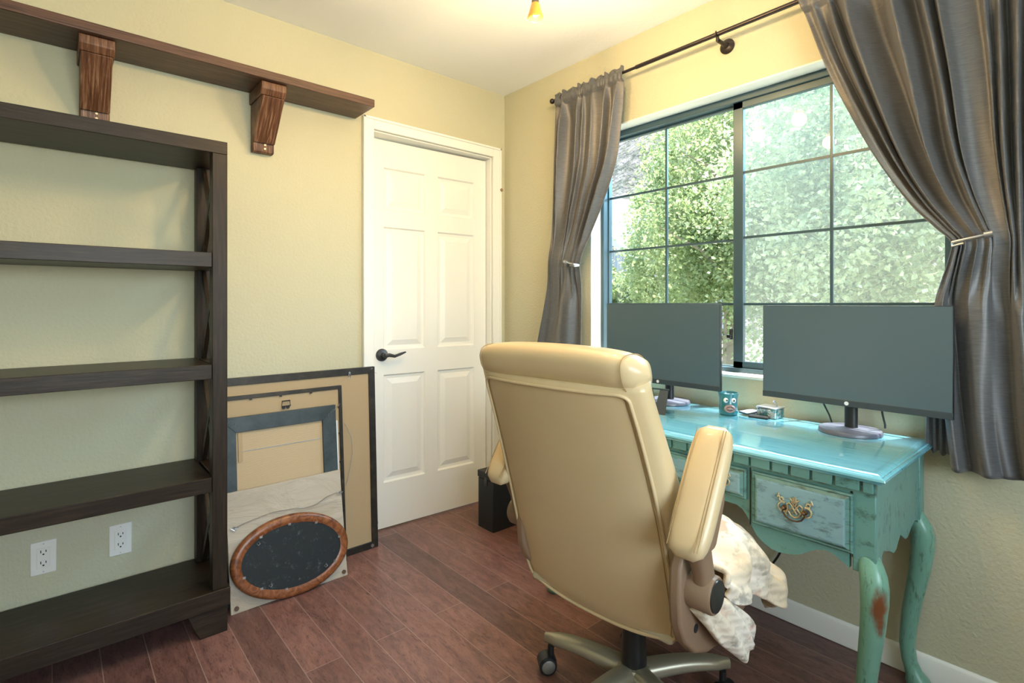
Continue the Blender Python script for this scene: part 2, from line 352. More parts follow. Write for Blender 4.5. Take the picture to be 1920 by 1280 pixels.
# door casing
cs = MB(); yc = -.018
cs.box(DX0-.058, DX0, yc, 0, 0, DZ+.058); cs.box(DX1, DX1+.058, yc, 0, 0, DZ+.058); cs.box(DX0, DX1, yc, 0, DZ, DZ+.058)
cs.box(DX0-.058, DX0-.045, yc-.006, yc, 0, DZ+.058); cs.box(DX1+.045, DX1+.058, yc-.006, yc, 0, DZ+.058); cs.box(DX0-.058, DX1+.058, yc-.006, yc, DZ+.045, DZ+.058)
cs.box(DX0, DX0+.008, 0, .13, 0, DZ); cs.box(DX1-.008, DX1, 0, .13, 0, DZ); cs.box(DX0, DX1, 0, .13, DZ-.008, DZ)
cs.box(DX1-.02, DX1-.008, .075, .115, 0, DZ-.008); cs.box(DX0+.008, DX0+.016, .085, .125, 0, DZ-.008); cs.box(DX0+.008, DX1-.008, .085, .12, DZ-.02, DZ-.008)
struct(cs, 'trim_4', M['white'], bevel=.003)
# six panel door, hinged right, standing very slightly ajar
def make_door():
    Wd, Hd, T = .738, 2.025, .035
    root = bpy.data.objects.new('door_1', None); COL.objects.link(root); root.location = (DX1-.012, .045, .008); root.rotation_euler.z = math.radians(-2.6)
    tag(root, kind='structure')
    mb = MB(); cols = [(-.655, -.408), (-.330, -.083)]; rows = [(.235, .80), (.93, 1.575), (1.665, 1.885)]
    xs = sorted({-Wd, 0, *[c for p in cols for c in p]}); zs = sorted({0, Hd, *[c for p in rows for c in p]})
    def inp(x, z): return any(a < x < b for a, b in cols) and any(a < z < b for a, b in rows)
    for i in range(len(xs)-1):
        for j in range(len(zs)-1):
            if not inp((xs[i]+xs[i+1])/2, (zs[j]+zs[j+1])/2):
                mb.add([(xs[i], 0, zs[j]), (xs[i+1], 0, zs[j]), (xs[i+1], 0, zs[j+1]), (xs[i], 0, zs[j+1])], [(0, 1, 2, 3)])
    for a, b in cols:
        for c, d in rows:
            L = []
            for ins, y in ((0, 0), (.007, .010), (.022, .012), (.05, .003)):
                L.append([Vector((a+ins, y, c+ins)), Vector((b-ins, y, c+ins)), Vector((b-ins, y, d-ins)), Vector((a+ins, y, d-ins))])
            mb.loft(L, cap=False); n = len(mb.v); mb.f.append((n-4, n-3, n-2, n-1))
    mb.add([(-Wd, 0, 0), (0, 0, 0), (0, 0, Hd), (-Wd, 0, Hd), (-Wd, T, 0), (0, T, 0), (0, T, Hd), (-Wd, T, Hd)], [(0, 1, 5, 4), (1, 2, 6, 5), (2, 3, 7, 6), (3, 0, 4, 7), (4, 5, 6, 7)])
    o = mb.build('door_slab', M['white'], smooth=False); o.parent = root
    h = MB(); hx, hz = -.665, .905
    h.lathe([(.033, 0), (.033, -.006), (.028, -.012), (.013, -.014), (.012, -.045), (.001, -.046)], (hx, 0, hz), 24, 1)
    h.tube([(hx, -.045, hz), (hx+.02, -.05, hz+.002), (hx+.05, -.05, hz-.006), (hx+.085, -.048, hz+.004), (hx+.115, -.045, hz+.012)], [.011, .010, .008, .0075, .004], 10)
    ho = h.build('door_handle', M['nickel']); ho.parent = root; ho['label'] = 'dark metal lever handle'
make_door()
struct(MB().lathe([(.008, -.032), (.010, -.030), (.010, -.026), (.005, -.024), (.005, -.018)], (-.045, 0, 1.86), 12, 1), 'trim_5', M['taupe'])

# ---- window_1: aluminium slider with grilles
win = bpy.data.objects.new('window_1', None); COL.objects.link(win); win.location = (.11, -1.4, WZ0); tag(win, kind='structure')
F_ = MB(); y0, y1, z0, z1 = WY0+.006, WY1-.006, WZ0, WZ1
for a in ((.075, .145, y0, y1, z0, z0+.018), (.075, .145, y0, y1, z1-.028, z1), (.075, .145, y0, y0+.022, z0, z1), (.075, .145, y1-.018, y1, z0, z1)): F_.box(*a)
F_.build('window_frame', M['alum'], win, bevel=.002)
def sash(x, ya, yb, vy, hz, nm, wl=.024, wr=.024, lo=.03, hi=.03, bar=.010):
    m = MB(); za, zb = z0+.016, z1-.026; d = .011
    m.box(x-d, x+d, ya, ya+wl, za, zb); m.box(x-d, x+d, yb-wr, yb, za, zb); m.box(x-d, x+d, ya, yb, za, za+lo); m.box(x-d, x+d, ya, yb, zb-hi, zb)
    o = m.build(nm, M['alum'], win, bevel=.002)
    b = MB(); b.box(x-.005, x+.005, vy-bar/2, vy+bar/2, za+lo, zb-hi)
    for h in hz: b.box(x-.004, x+.004, ya+wl, yb-wr, h-bar/2, h+bar/2)
    g = b.build('grille', M['alum'], win)
    p = MB().box(x+.006, x+.009, ya+wl, yb-wr, za+lo, zb-hi).build('pane', M['glass'], win, smooth=False)
sash(.122, -1.415, y1-.012, -1.045, (1.725, 1.450, 1.178), 'fixed_sash', wl=.030, wr=.012, lo=.006, hi=.012)
sash(.098, y0+.018, -1.385, -1.754, (1.724, 1.454, 1.178), 'sliding_sash', wl=.024, wr=.042)
MB().box(.139, .1405, y0+.03, -1.40, z0+.03, z1-.04).build('insect_screen', M['insect'], win, smooth=False)
MB().box(.07, .085, -1.386, -1.376, 1.03, 1.075).box(.066, .078, -1.384, -1.366, 1.035, 1.05).build('latch', M['nickel'], win, bevel=.002)

# ============================================================ OUTSIDE
struct(B1(.3, 60, -25, 60, -.6, -.5), 'ground', M['ground'], smooth=False)
rows = []
for i in range(60):
    row = []
    for j in range(90):
        x = 20+i*.9; y = -30+j*1.2
        h = -1.5 + max(0, (x-23))*1.1 + 2.2*noise.noise(Vector((x*.12, y*.12, 0))) + .9*noise.noise(Vector((x*.5, y*.5, 2)))
        row.append((x, y, h))
    rows.append(row)
struct(MB().grid(rows), 'hillside', M['hill'])
def tree(loc, crown, n, m, label, name='leafy_tree', leaf=.05, seed=1):
    R = random.Random(seed); root = empty(name, loc, label, 'tree', 'trees outside the window')
    t = MB(); x, y, z = loc; cx, cy_, cz, rx, ry, rz = crown
    t.tube([(x, y, z), (x+.05, y, z+(cz-z)*.5), (cx, cy_, cz), (cx+.1, cy_, cz+rz*.6)], [.12, .09, .06, .02], 8)
    for k in range(9):
        a = R.random()*6.28; e = R.uniform(-.2, .9); zz = R.uniform(-.5, .3)*rz
        t.tube([(cx, cy_, cz+zz-.2), (cx+rx*.4*math.cos(a), cy_+ry*.4*math.sin(a), cz+zz+rz*.15), (cx+rx*.85*math.cos(a), cy_+ry*.85*math.sin(a), cz+zz+rz*e*.4)], [.035, .022, .007], 6)
    t.build('trunk', m and M['bark'], root)
    vs = []; fs = []
    cl = [Vector((R.gauss(0, .5), R.gauss(0, .5), R.gauss(0, .5))) for _ in range(70)]
    for c in cl:
        if c.length > .95: c.normalize(); c *= .95
    for k in range(n):
        c = R.choice(cl); p = c + Vector((R.gauss(0, .11), R.gauss(0, .11), R.gauss(0, .11)))
        p = Vector((cx+p.x*rx, cy_+p.y*ry, cz+p.z*rz))
        s = leaf*R.uniform(.6, 1.3); u = Vector((R.uniform(-1, 1), R.uniform(-1, 1), R.uniform(-1, .4))).normalized()
        w_ = u.orthogonal().normalized(); w_ = Matrix.Rotation(R.random()*6.28, 3, u) @ w_
        nn = u.cross(w_); o = len(vs)
        vs += [p, p+u*s*.45+w_*s*.42+nn*s*.1, p+u*s*1.15, p+u*s*.45-w_*s*.42+nn*s*.1]; fs.append((o, o+1, o+2, o+3))
    MB().add(vs, fs).build('foliage', m, root, smooth=False, keep=True)
trees = [((5.2, 2.0, -.5), (5.2, 1.75, 2.4, 1.25, .95, 1.9), 20000, 'leaf', 'tree with bright yellow-green leaves filling the left window sash'),
         ((4.6, .9, -.5), (4.5, .75, 2.5, 1.25, 1.15, 1.9), 24000, 'leaf', 'bright green tree crown beside the window centre post'),
         ((4.0, -.7, -.5), (3.9, -.55, 2.35, 1.15, 1.1, 2.2), 38000, 'leaf2', 'silver-green tree seen through the screened right window sash'),
         ((3.5, -2.0, -.5), (3.6, -1.75, 2.25, 1.1, 1.0, 2.1), 28000, 'leaf2', 'silver-green tree outside, partly hidden by the right curtain'),
         ((6.8, .6, -.5), (6.8, -.2, 3.6, 1.9, 2.2, 3.2), 22000, 'leaf2', 'pale taller tree standing behind the nearer trees outside'),
         ((7.3, 4.3, -.5), (7.3, 3.3, 2.3, 1.3, .8, 1.6), 10000, 'leaf', 'rounded leafy tree beside the neighbouring gable'),
         ((5.6, 3.9, -.5), (5.6, 3.9, .95, 1.2, 1.0, .9), 9000, 'leaf', 'low yellow-green bush in front of the neighbouring gable')]
for k, (a, c, n, m, l) in enumerate(trees): tree(a, c, n, M[m], l, 'leafy_bush' if 'bush' in l else 'leafy_tree', .048 if k < 4 else .08, 11+k)
# neighbouring house: gable end with fascia
hs = empty('neighbouring_house', (15, 11.5, -.5), 'grey neighbouring house with pale gable fascia beyond the trees', 'house')
gy0, gy1, gx, ez, rz_ = 9.3, 16.3, 14.0, 2.9, 5.9; ym = (gy0+gy1)/2
MB().prism([(gy0, -.5), (gy1, -.5), (gy1, ez), (ym, rz_), (gy0, ez)], 0, gx, gx+7).build('wall', M['siding'], hs, smooth=False)
for sgn, ya in ((1, gy0), (-1, gy1)):
    MB().add([(gx-.35, ya-sgn*.35, ez-.1), (gx-.35, ym, rz_+.22), (gx+7.3, ym, rz_+.22), (gx+7.3, ya-sgn*.35, ez-.1), (gx-.35, ya-sgn*.35, ez-.25), (gx-.35, ym, rz_+.05), (gx+7.3, ym, rz_+.05), (gx+7.3, ya-sgn*.35, ez-.25)],
             [(0, 1, 2, 3), (4, 5, 6, 7), (0, 1, 5, 4), (2, 3, 7, 6), (0, 3, 7, 4)]).build('roof', M['shingle'], hs, smooth=False)
    MB().add([(gx-.38, ya-sgn*.37, ez-.38), (gx-.38, ym, rz_-.08), (gx-.38, ym, rz_+.25), (gx-.38, ya-sgn*.37, ez-.05), (gx-.33, ya-sgn*.37, ez-.38), (gx-.33, ym, rz_-.08), (gx-.33, ym, rz_+.25), (gx-.33, ya-sgn*.37, ez-.05)],
             [(0, 1, 2, 3), (4, 5, 6, 7), (0, 1, 5, 4), (2, 3, 7, 6), (0, 3, 7, 4), (1, 2, 6, 5)]).build('fascia', M['fascia'], hs, smooth=False)

# ============================================================ BOOKCASE
bc = empty('bookcase', (-2.2, -.17, 0), 'dark espresso wooden open bookcase against the wall with five shelf levels', 'bookcase')
X0, X1, YF, YK = -2.86, -1.592, -.335, -.015
def wb(nm, *a, m='espresso', par=None, bev=.0018): return MB().box(*a).build(nm, M[m], par or bc, bevel=bev)
wb('top_panel', X0, X1, YF, YK, 1.717, 1.762)
for zt in (1.362, .963, .560):
    wb('shelf', X0+.045, X1-.048, YF+.006, YK, zt-.052, zt)
wb('base_shelf', X0-.008, X1+.008, YF-.008, YK, .094, .158)
for sx in (X0, X1-.048):
    wb('side_post', sx, sx+.048, YF+.001, YF+.05, .158, 1.717, m='espresso_v'); wb('side_post', sx, sx+.048, YK-.045, YK, .158, 1.717, m='espresso_v')
    for zt in (1.362, .963, .560): wb('side_rail', sx+.008, sx+.04, YF+.05, YK-.045, zt-.052, zt)
    for a, b in ((.158, .508), (.560, .911), (.963, 1.310), (1.362, 1.717)):
        for s in (0, 1):
            ya, yb = (YF+.05, YK-.045) if s else (YK-.045, YF+.05)
            p = Vector((sx+.024, ya, a+.005)); q_ = Vector((sx+.024, yb, b-.005)); d = (q_-p); n = Vector((0, -d.z, d.y)).normalized()*.012; hx = Vector((.006 if s else .0075, 0, 0))
            MB().add([p-n-hx, p+n-hx, p+n+hx, p-n+hx, q_-n-hx, q_+n-hx, q_+n+hx, q_-n+hx], [(0, 1, 2, 3), (4, 5, 6, 7), (0, 1, 5, 4), (1, 2, 6, 5), (2, 3, 7, 6), (3, 0, 4, 7)]).build('cross_brace', M['espresso_v'], bc, smooth=False)
for xa, s in ((X0, 1), (X1, -1)):
    for ya in (YF, YK-.05):
        e = xa
        MB().prism([(e, 0), (e+s*.085, 0), (e+s*.10, .03), (e+s*.125, .094), (e, .094)] if ya == YF else [(e, 0), (e+s*.06, 0), (e+s*.06, .094), (e, .094)], 1, ya, ya+.05).build('foot', M['espresso'], bc, bevel=.0015)

# ============================================================ WALL SHELF + BRACKETS
SZ0, SZ1, SYF = 2.082, 2.117, -.205
ws = empty('wall_shelf', (-2.0, -.1, SZ0), 'long reddish-brown wooden wall shelf on two brackets above the bookcase', 'shelf')
MB().box(-3.0, -.952, SYF, -.001, SZ0, SZ1).build('plank', M['shelfwood'], ws, bevel=.004, seg=3)
for xc in (-1.955, -1.385):
    m = MB(); hw = .043
    m.prism([(-.003, 1.828), (-.033, 1.828), (-.037, 1.835), (-.037, 1.905), (-.158, SZ0-.062), (-.158, SZ0-.05), (-.003, SZ0-.05)], 0, xc-hw, xc+hw)
    k = m.build('shelf_bracket', M['bracket'], ws, bevel=.004, seg=2)
    MB().prism([(-.003, SZ0-.052), (-.166, SZ0-.052), (-.183, SZ0-.03), (-.183, SZ0-.001), (-.003, SZ0-.001)], 0, xc-hw-.006, xc+hw+.006).build('bracket_cap', M['bracket'], k, bevel=.003)
    MB().add([(xc-hw, -.034, 1.905), (xc+hw, -.034, 1.905), (xc+hw, -.165, SZ0-.055), (xc-hw, -.165, SZ0-.055), (xc-hw, -.046, 1.865), (xc+hw, -.046, 1.865), (xc+hw, -.179, SZ0-.058), (xc-hw, -.179, SZ0-.058)],
             [(0, 1, 2, 3), (4, 5, 6, 7), (0, 1, 5, 4), (1, 2, 6, 5), (2, 3, 7, 6), (3, 0, 4, 7)]).build('bracket_face', M['bracket'], k, bevel=.003)
    for z in (1.845, 1.862): MB().lathe([(.004, -.0405), (.004, -.037), (.002, -.0365)], (xc+.005, 0, z), 10, 1).build('screw', M['brass'], k)

# ============================================================ OUTLETS
def outlet(x, label):
    e = empty('wall_outlet', (x, 0, .301), label, 'outlet', None)
    MB().box(x-.0345, x+.0345, -.006, -.0003, .301-.057, .301+.057).build('cover_plate', M['outlet'], e, bevel=.0025)
    MB().box(x-.0175, x+.0175, -.0085, -.0055, .301-.034, .301+.034).build('receptacle', M['outlet'], e, bevel=.001)
    for dz in (-.019, .019):
        s = MB(); s.box(x-.008, x-.0055, -.0092, -.008, .301+dz-.001, .301+dz+.0085); s.box(x+.0055, x+.008, -.0092, -.008, .301+dz, .301+dz+.0075)
        s.lathe([(.0028, -.0092), (.0028, -.008)], (x, 0, .301+dz-.0065), 10, 1)
        s.build('socket', M['slot'], e, smooth=False)
    for dz in (.048, -.048): MB().lathe([(.0022, -.0068), (.0022, -.0055)], (x, 0, .301+dz), 8, 1).build('screw', M['silver'], e)
outlet(-2.093, 'white wall outlet below the bookcase shelf, farther from the door')
outlet(-1.878, 'white wall outlet between bottom bookcase shelves, nearer the door')

# ============================================================ LEANING FRAMES
def leaning(name, xa, xb, ybot, ytop, zt, th, label, cat, bw, bmat, pmat, zb=0.0, rot=0, inset=.006):
    """picture seen from the back: profile frame and backing board; back faces the room. local x,z plane tilted about its lower edge"""
    e = empty(name, (0, 0, 0), label, cat, None)
    ang = math.atan2(ytop-ybot, zt); T = Matrix.Translation((0, ybot, zb)) @ Matrix.Rotation(-ang, 4, 'X')
    L = zt/math.cos(ang)
    if bw:
        for q_ in (([(xa, 0), (xb, 0), (xb-bw, bw), (xa+bw, bw)]), ([(xa, L), (xb, L), (xb-bw, L-bw), (xa+bw, L-bw)]),
                   ([(xa, 0), (xa, L), (xa+bw, L-bw), (xa+bw, bw)]), ([(xb, 0), (xb, L), (xb-bw, L-bw), (xb-bw, bw)])):
            MB().prism(q_, 1, 0, th).xf(T).build('frame_side', bmat, e, bevel=.0015)
        MB().box(xa+bw-.001, xb-bw+.001, inset, inset+.004, bw-.001, L-bw+.001).xf(T).build('backing_board', pmat, e, smooth=False)
    else:
        MB().box(xa, xb, 0, th, 0, L).xf(T).build('backing_paper', pmat, e, bevel=.001)
    return e, T, L
e1, T, L = leaning('picture_frame', -1.56, -.874, -.085, -.046, .872, .020, 'largest picture frame turned backward, thin black edge and plain tan backing, leaning beside the door', 'picture frame', .032, M['frameblk'], M['kraft'])
h = MB().lathe([(.005, -.004), (.005, 0)], (-1.005, 0, L-.02), 10, 1)
h.tube([(-1.005, -.004, L-.018), (-1.012, -.006, L-.035), (-1.008, -.006, L-.05), (-1.0, -.006, L-.035), (-1.004, -.004, L-.018)], .0016, 6).xf(T); h.build('hanger', M['silver'], e1)
for x, z, dx, dz in ((-1.545, L-.015, .008, .006), (-.895, L-.012, .008, .004), (-.874, L-.03, .007, -.003), (-.876, .10, .002, .02)): MB().tube([(x, -.002, z), (x+dx, -.002, z+dz)], .0015, 5).xf(T).build('staple', M['silver'], e1)
MB().lathe([(.008, -.003), (.008, 0)], (-.905, 0, .015), 12, 1).xf(T).build('bumper', M['silver'], e1)
MB().tube([(-1.035, -.006, .62), (-1.005, -.012, .55), (-1.0, -.012, .48), (-1.015, -.01, .40), (-1.033, -.006, .33)], .0013, 5).xf(T).build('hanging_wire', M['silver'], e1)
e2, T, L = leaning('picture_frame', -1.58, -1.052, -.130, -.070, .800, .018, 'slim black-edged picture frame turned backward, tan backing with small black sawtooth hanger', 'picture frame', .016, M['frameblk'], M['kraft'])
h = MB(); hx = -1.305; hz = L-.052
h.tube([(hx-.018, -.004, hz-.012), (hx-.016, -.004, hz+.010), (hx+.016, -.004, hz+.010), (hx+.018, -.004, hz-.012)], .003, 6, closed=True); h.lathe([(.007, -.002), (.007, .004)], (hx-.009, 0, hz-.018), 12, 1); h.lathe([(.007, -.002), (.007, .004)], (hx+.009, 0, hz-.018), 12, 1)
h.xf(T); h.build('hanger', M['black'], e2)
for x in (-1.45, -1.33, -1.2): MB().box(x, x+.01, -.002, .004, L-.022, L-.017).xf(T).build('retaining_tab', M['black'], e2)
for z in (.70, .58, .45): MB().box(-1.072, -1.066, -.002, .004, z, z+.008).xf(T).build('retaining_tab', M['black'], e2)
ec, T, L = leaning('canvas_panel', -1.50, -1.083, -.150, -.096, .645, .010, 'thin white-edged canvas sticking out behind the slate grey frame', 'canvas', 0, None, M['eye'])
e3, T, L = leaning('picture_frame', -1.575, -1.100, -.185, -.115, .722, .018, 'wide slate-grey picture frame turned backward with corrugated cardboard inside', 'picture frame', .062, M['slate'], M['card'], inset=.010)
for cx_ in (-1.515, -1.122):
    for k in range(6):
        a = -.03+k*.011; s = 1 if cx_ < -1.3 else -1
        MB().tube([(cx_+s*(-.02+a*.9+.012), -.001, L-.030-a*.7), (cx_+s*(-.02+a*.9+.012)+.006, -.001, L-.018-a*.7)], .0009, 4).xf(T).build('staple', M['silver'], e3)
MB().box(-1.505, -1.489, .004, .010, L-.18, L-.065).xf(T).build('masking_tape', M['kraft'], e3)
MB().box(-1.50, -1.165, .0085, .0102, L-.142, L-.139).xf(T).build('cardboard_seam', M['fascia'], e3)
e4, T, L = leaning('paper_backed_picture', -1.560, -1.100, -.245, -.162, .438, .016, 'low picture turned backward, covered in wrinkled grey kraft paper, foremost rectangle of the stack', 'picture', 0, None, M['paper'])
w_ = MB(); w_.tube([(-1.30, -.004, L-.116), (-1.27, -.008, L-.125), (-1.22, -.010, L-.122), (-1.17, -.010, L-.10), (-1.13, -.006, L-.093)], .0014, 5)
w_.tube([(-1.302, -.004, L-.116), (-1.40, -.006, L-.11), (-1.50, -.005, L-.125), (-1.535, -.004, L-.135)], .0012, 5)
w_.xf(T).build('hanging_wire', M['silver'], e4)
for hx, hz in ((-1.11, L-.098), (-1.535, L-.138)):
    h = MB(); h.tube([(hx-.014, -.004, hz+.005), (hx, -.006, hz+.009), (hx+.014, -.004, hz+.002), (hx, -.006, hz-.006)], .002, 6, closed=True); h.lathe([(.005, -.006), (.005, 0)], (hx+.004, 0, hz), 10, 1)
    h.xf(T).build('hanger', M['silver'], e4)
for hx in (-1.54, -1.116): MB().lathe([(.0085, -.004), (.0085, 0)], (hx, 0, .018), 14, 1).xf(T).build('rubber_bumper', M['rubber'], e4)
# oval frame
e5 = empty('oval_mirror', (-1.335, -.25, 0), 'oval burl-wood rimmed mirror turned backward with dusty black back, leaning on the papered picture', 'mirror')
oa, ob = .232, .158
T5 = Matrix.Translation((-1.328, -.274, .003)) @ Matrix.Rotation(-math.atan2(.066, .325), 4, 'X') @ Matrix.Translation((0, 0, ob)) @ Matrix.Rotation(math.radians(4.0), 4, 'Y')
def ell(f, y, n=72, d=0): return [Vector(((oa-d)*math.cos(2*PI*i/n), y, (ob-d)*math.sin(2*PI*i/n))) for i in range(n)]
MB().loft([ell(1, 0, d=.004), ell(1, -.004, d=.012), ell(1, -.004, d=.028), ell(1, -.001, d=.036), ell(1, .012, d=.036), ell(1, .018, d=.02), ell(1, .018, d=.0), ell(1, .006, d=0)], closed=True, cap=False).xf(T5).build('oval_rim', M['burl'], e5)
MB().loft([ell(1, .001, d=.035), ell(1, .003, d=.035)]).xf(T5).build('backing', M['felt'], e5)
for a in (15, 62, 95, 130, 200, 232, 262, 330): 
    a = math.radians(a); x, z = (oa-.036)*math.cos(a), (ob-.036)*math.sin(a); MB().box(x-.006, x+.004, -.005, -.001, z-.004, z+.004).xf(T5).build('clip', M['silver'], e5)
for a in (140, 240, 318):
    a = math.radians(a); x, z = (oa-.055)*math.cos(a), (ob-.05)*math.sin(a); MB().tube([(x-.006, -.003, z), (x, -.003, z+.009), (x+.006, -.003, z), (x, -.003, z-.005)], .0018, 5, closed=True).xf(T5).build('ring_hanger', M['silver'], e5)

# ============================================================ BLACK CASE, WASTE BIN
bx = empty('vinyl_case', (-.27, -.275, 0), 'upright black vinyl storage case with a lid on the floor beside the door', 'case')
MB().box(-.362, -.17, -.338, -.212, .0, .262).build('case_body', M['blackfine'], bx, bevel=.004)
MB().box(-.365, -.167, -.341, -.209, .264, .300).build('lid', M['blackfine'], bx, bevel=.004)
MB().box(-.368, -.362, -.292, -.272, .228, .275).lathe([(.006, -.368), (.006, -.362)], (0, -.282, .238), 10, 0).build('clasp', M['nickel'], bx, bevel=.001)
wbn = empty('waste_bin', (-.2, -.55, 0), 'small black tapered waste bin mostly hidden behind the office chair', 'bin')
MB().lathe([(.075, 0), (.095, .24), (.099, .24), (.099, .25), (.091, .25), (.072, .01), (.001, .01)], (-.2, -.55, 0), 28).build('bin_body', M['black'], wbn)

# ============================================================ DESK
dk = empty('writing_desk', (-.28, -1.48, 0), 'distressed teal writing desk with curved legs and brass drawer pulls under the window', 'desk')
DYA, DYB = -2.078, -.885     # ends of the top
def rect(x0, x1, y0, y1, z, c=.0): return [Vector(p) for p in ((x0, y0+c, z), (x0+c, y0, z), (x1-c, y0, z), (x1, y0+c, z), (x1, y1-c, z), (x1-c, y1, z), (x0+c, y1, z), (x0, y1-c, z))]
prof = [(.034, .7345), (.012, .7345), (.010, .738), (.004, .7405), (.0, .745), (.001, .750), (.007, .754), (.010, .7535), (.014, .7565), (.024, .7595), (.030, .7585), (.036, .760)]
MB().loft([rect(-.552+d, -.021-d*.15, DYA+d, DYB-d, z, .001) for d, z in prof]).build('desktop', M['teal_top'], dk, ang=.5)
CX0, CX1, CYA, CYB = -.522, -.03, -2.052, -.912
# side panels
side = [(-.472, .50), (-.459, .530), (-.440, .538), (-.425, .532), (-.39, .522), (-.35, .504), (-.325, .506), (-.30, .524), (-.282, .534), (-.262, .524), (-.232, .508), (-.205, .505), (-.165, .522), (-.125, .532), (-.092, .524), (-.075, .50)]
for y in (CYA+.004, CYB-.016):
    MB().prism([(-.475, .735), (-.475, .50)] + side[1:-1] + [(-.072, .50), (-.072, .735)], 1, y, y+.012).build('side_panel', M['teal'], dk, smooth=False)
MB().box(CX1-.02, CX1-.004, CYA+.05, CYB-.05, .56, .735).build('back_panel', M['teal'], dk)
# front face with scalloped lower edge, symmetrical about the centre
right = [(-1.485, .585), (-1.56, .583), (-1.635, .577), (-1.694, .577), (-1.712, .568), (-1.726, .552), (-1.739, .528), (-1.755, .503), (-1.773, .490), (-1.795, .479), (-1.815, .476), (-1.85, .482), (-1.874, .490), (-1.895, .506), (-1.914, .518), (-1.935, .524), (-1.953, .522), (-1.977, .508), (-1.992, .498)]
ymid = (CYA+CYB)/2
pts = [(y, z) for y, z in right]; left = [(2*ymid-y, z) for y, z in reversed(right) if y < -1.49]
MB().prism([(-1.995, .735)] + list(reversed(pts)) + list(reversed(left)) + [(2*ymid+1.995, .735)], 0, CX0+.004, CX0+.02).build('front_apron', M['teal'], dk, smooth=False)
# dentil band
dn = MB(); dn.box(CX0-.003, CX0+.006, CYA, CYB, .700, .7345)
dn.build('frieze', M['teal_edge'], dk)
dn = MB(); y = CYA+.004; k = 0; wds = [.030, .062, .055, .055, .050, .060, .052, .058]
while y < CYB-.02:
    wd = wds[k % 8]; dn.box(CX0-.011, CX0-.002, y, min(y+wd-.008, CYB-.004), .706, .7335); y += wd; k += 1
dn.build('dentil_moulding', M['teal'], dk, bevel=.0012)
# legs
def cab_leg(x, y, dx, dy, m, post=True):
    """cabriole: square post above, knee swelling outward (dx,dy), slender ankle, pad foot"""
    if post: MB().box(x-.026, x+.026, y-.026, y+.026, .497, .735).build('corner_post', M['teal'], dk, bevel=.003)
    tab = [(.555, .000, .018), (.54, .004, .023), (.52, .012, .0275), (.50, .020, .030), (.47, .025, .031), (.43, .025, .0300), (.36, .018, .0275), (.30, .009, .0255), (.24, .000, .0238), (.18, -.007, .0222), (.12, -.011, .0205), (.075, -.006, .0205), (.045, .004, .023), (.028, .014, .030), (.014, .016, .033), (.0, .014, .028)]
    rings = []
    for z, o, r in tab:
        c = Vector((x+dx*o, y+dy*o, z)); ring = []
        for i in range(20):
            a = 2*PI*i/20; ca, sa = math.cos(a), math.sin(a); n = 2.15
            k = (abs(ca)**n+abs(sa)**n)**(-1/n); ring.append(c + Vector((ca*k*r, sa*k*r, 0)))
        rings.append(ring)
    MB().loft(rings).build('leg', m, dk, ang=1.2)
cab_leg(CX0+.026, CYA+.026, -.85, -.85, M['teal_leg']); cab_leg(CX0+.026, CYB-.026, -.85, .85, M['teal_leg'])
cab_leg(CX1-.026, CYA+.026, -.1, -1.1, M['teal_leg']); cab_leg(CX1-.026, CYB-.026, -.1, 1.1, M['teal_leg'])
# drawers
def drawer(ya, yb, za, zb, pulls):
    X = CX0
    L = [[Vector((x, ya+i, za+i)), Vector((x, yb-i, za+i)), Vector((x, yb-i, zb-i)), Vector((x, ya+i, zb-i))] for i, x in ((0, X+.01), (0, X-.006), (.004, X-.010), (.007, X-.008), (.010, X-.011), (.015, X-.015))]
    d = MB().loft(L).build('drawer', M['teal_edge'], dk, smooth=False)
    MB().add([(X-.0153, ya+.015, za+.015), (X-.0153, yb-.015, za+.015), (X-.0153, yb-.015, zb-.015), (X-.0153, ya+.015, zb-.015), (X-.017, ya+.020, za+.020), (X-.017, yb-.020, za+.020), (X-.017, yb-.020, zb-.020), (X-.017, ya+.020, zb-.020)],
             [(0, 1, 5, 4), (1, 2, 6, 5), (2, 3, 7, 6), (3, 0, 4, 7), (4, 5, 6, 7)]).build('drawer_face', M['teal_drawer'], d, smooth=False)
    for yc, zc, s in pulls: pull(yc, zc, s, d)
def arc(cy_, cz, r, a0, a1, n=10, rz=None):
    return [(cy_+r*math.cos(math.radians(a0+(a1-a0)*i/n)), cz+(rz or r)*math.sin(math.radians(a0+(a1-a0)*i/n))) for i in range(n+1)]
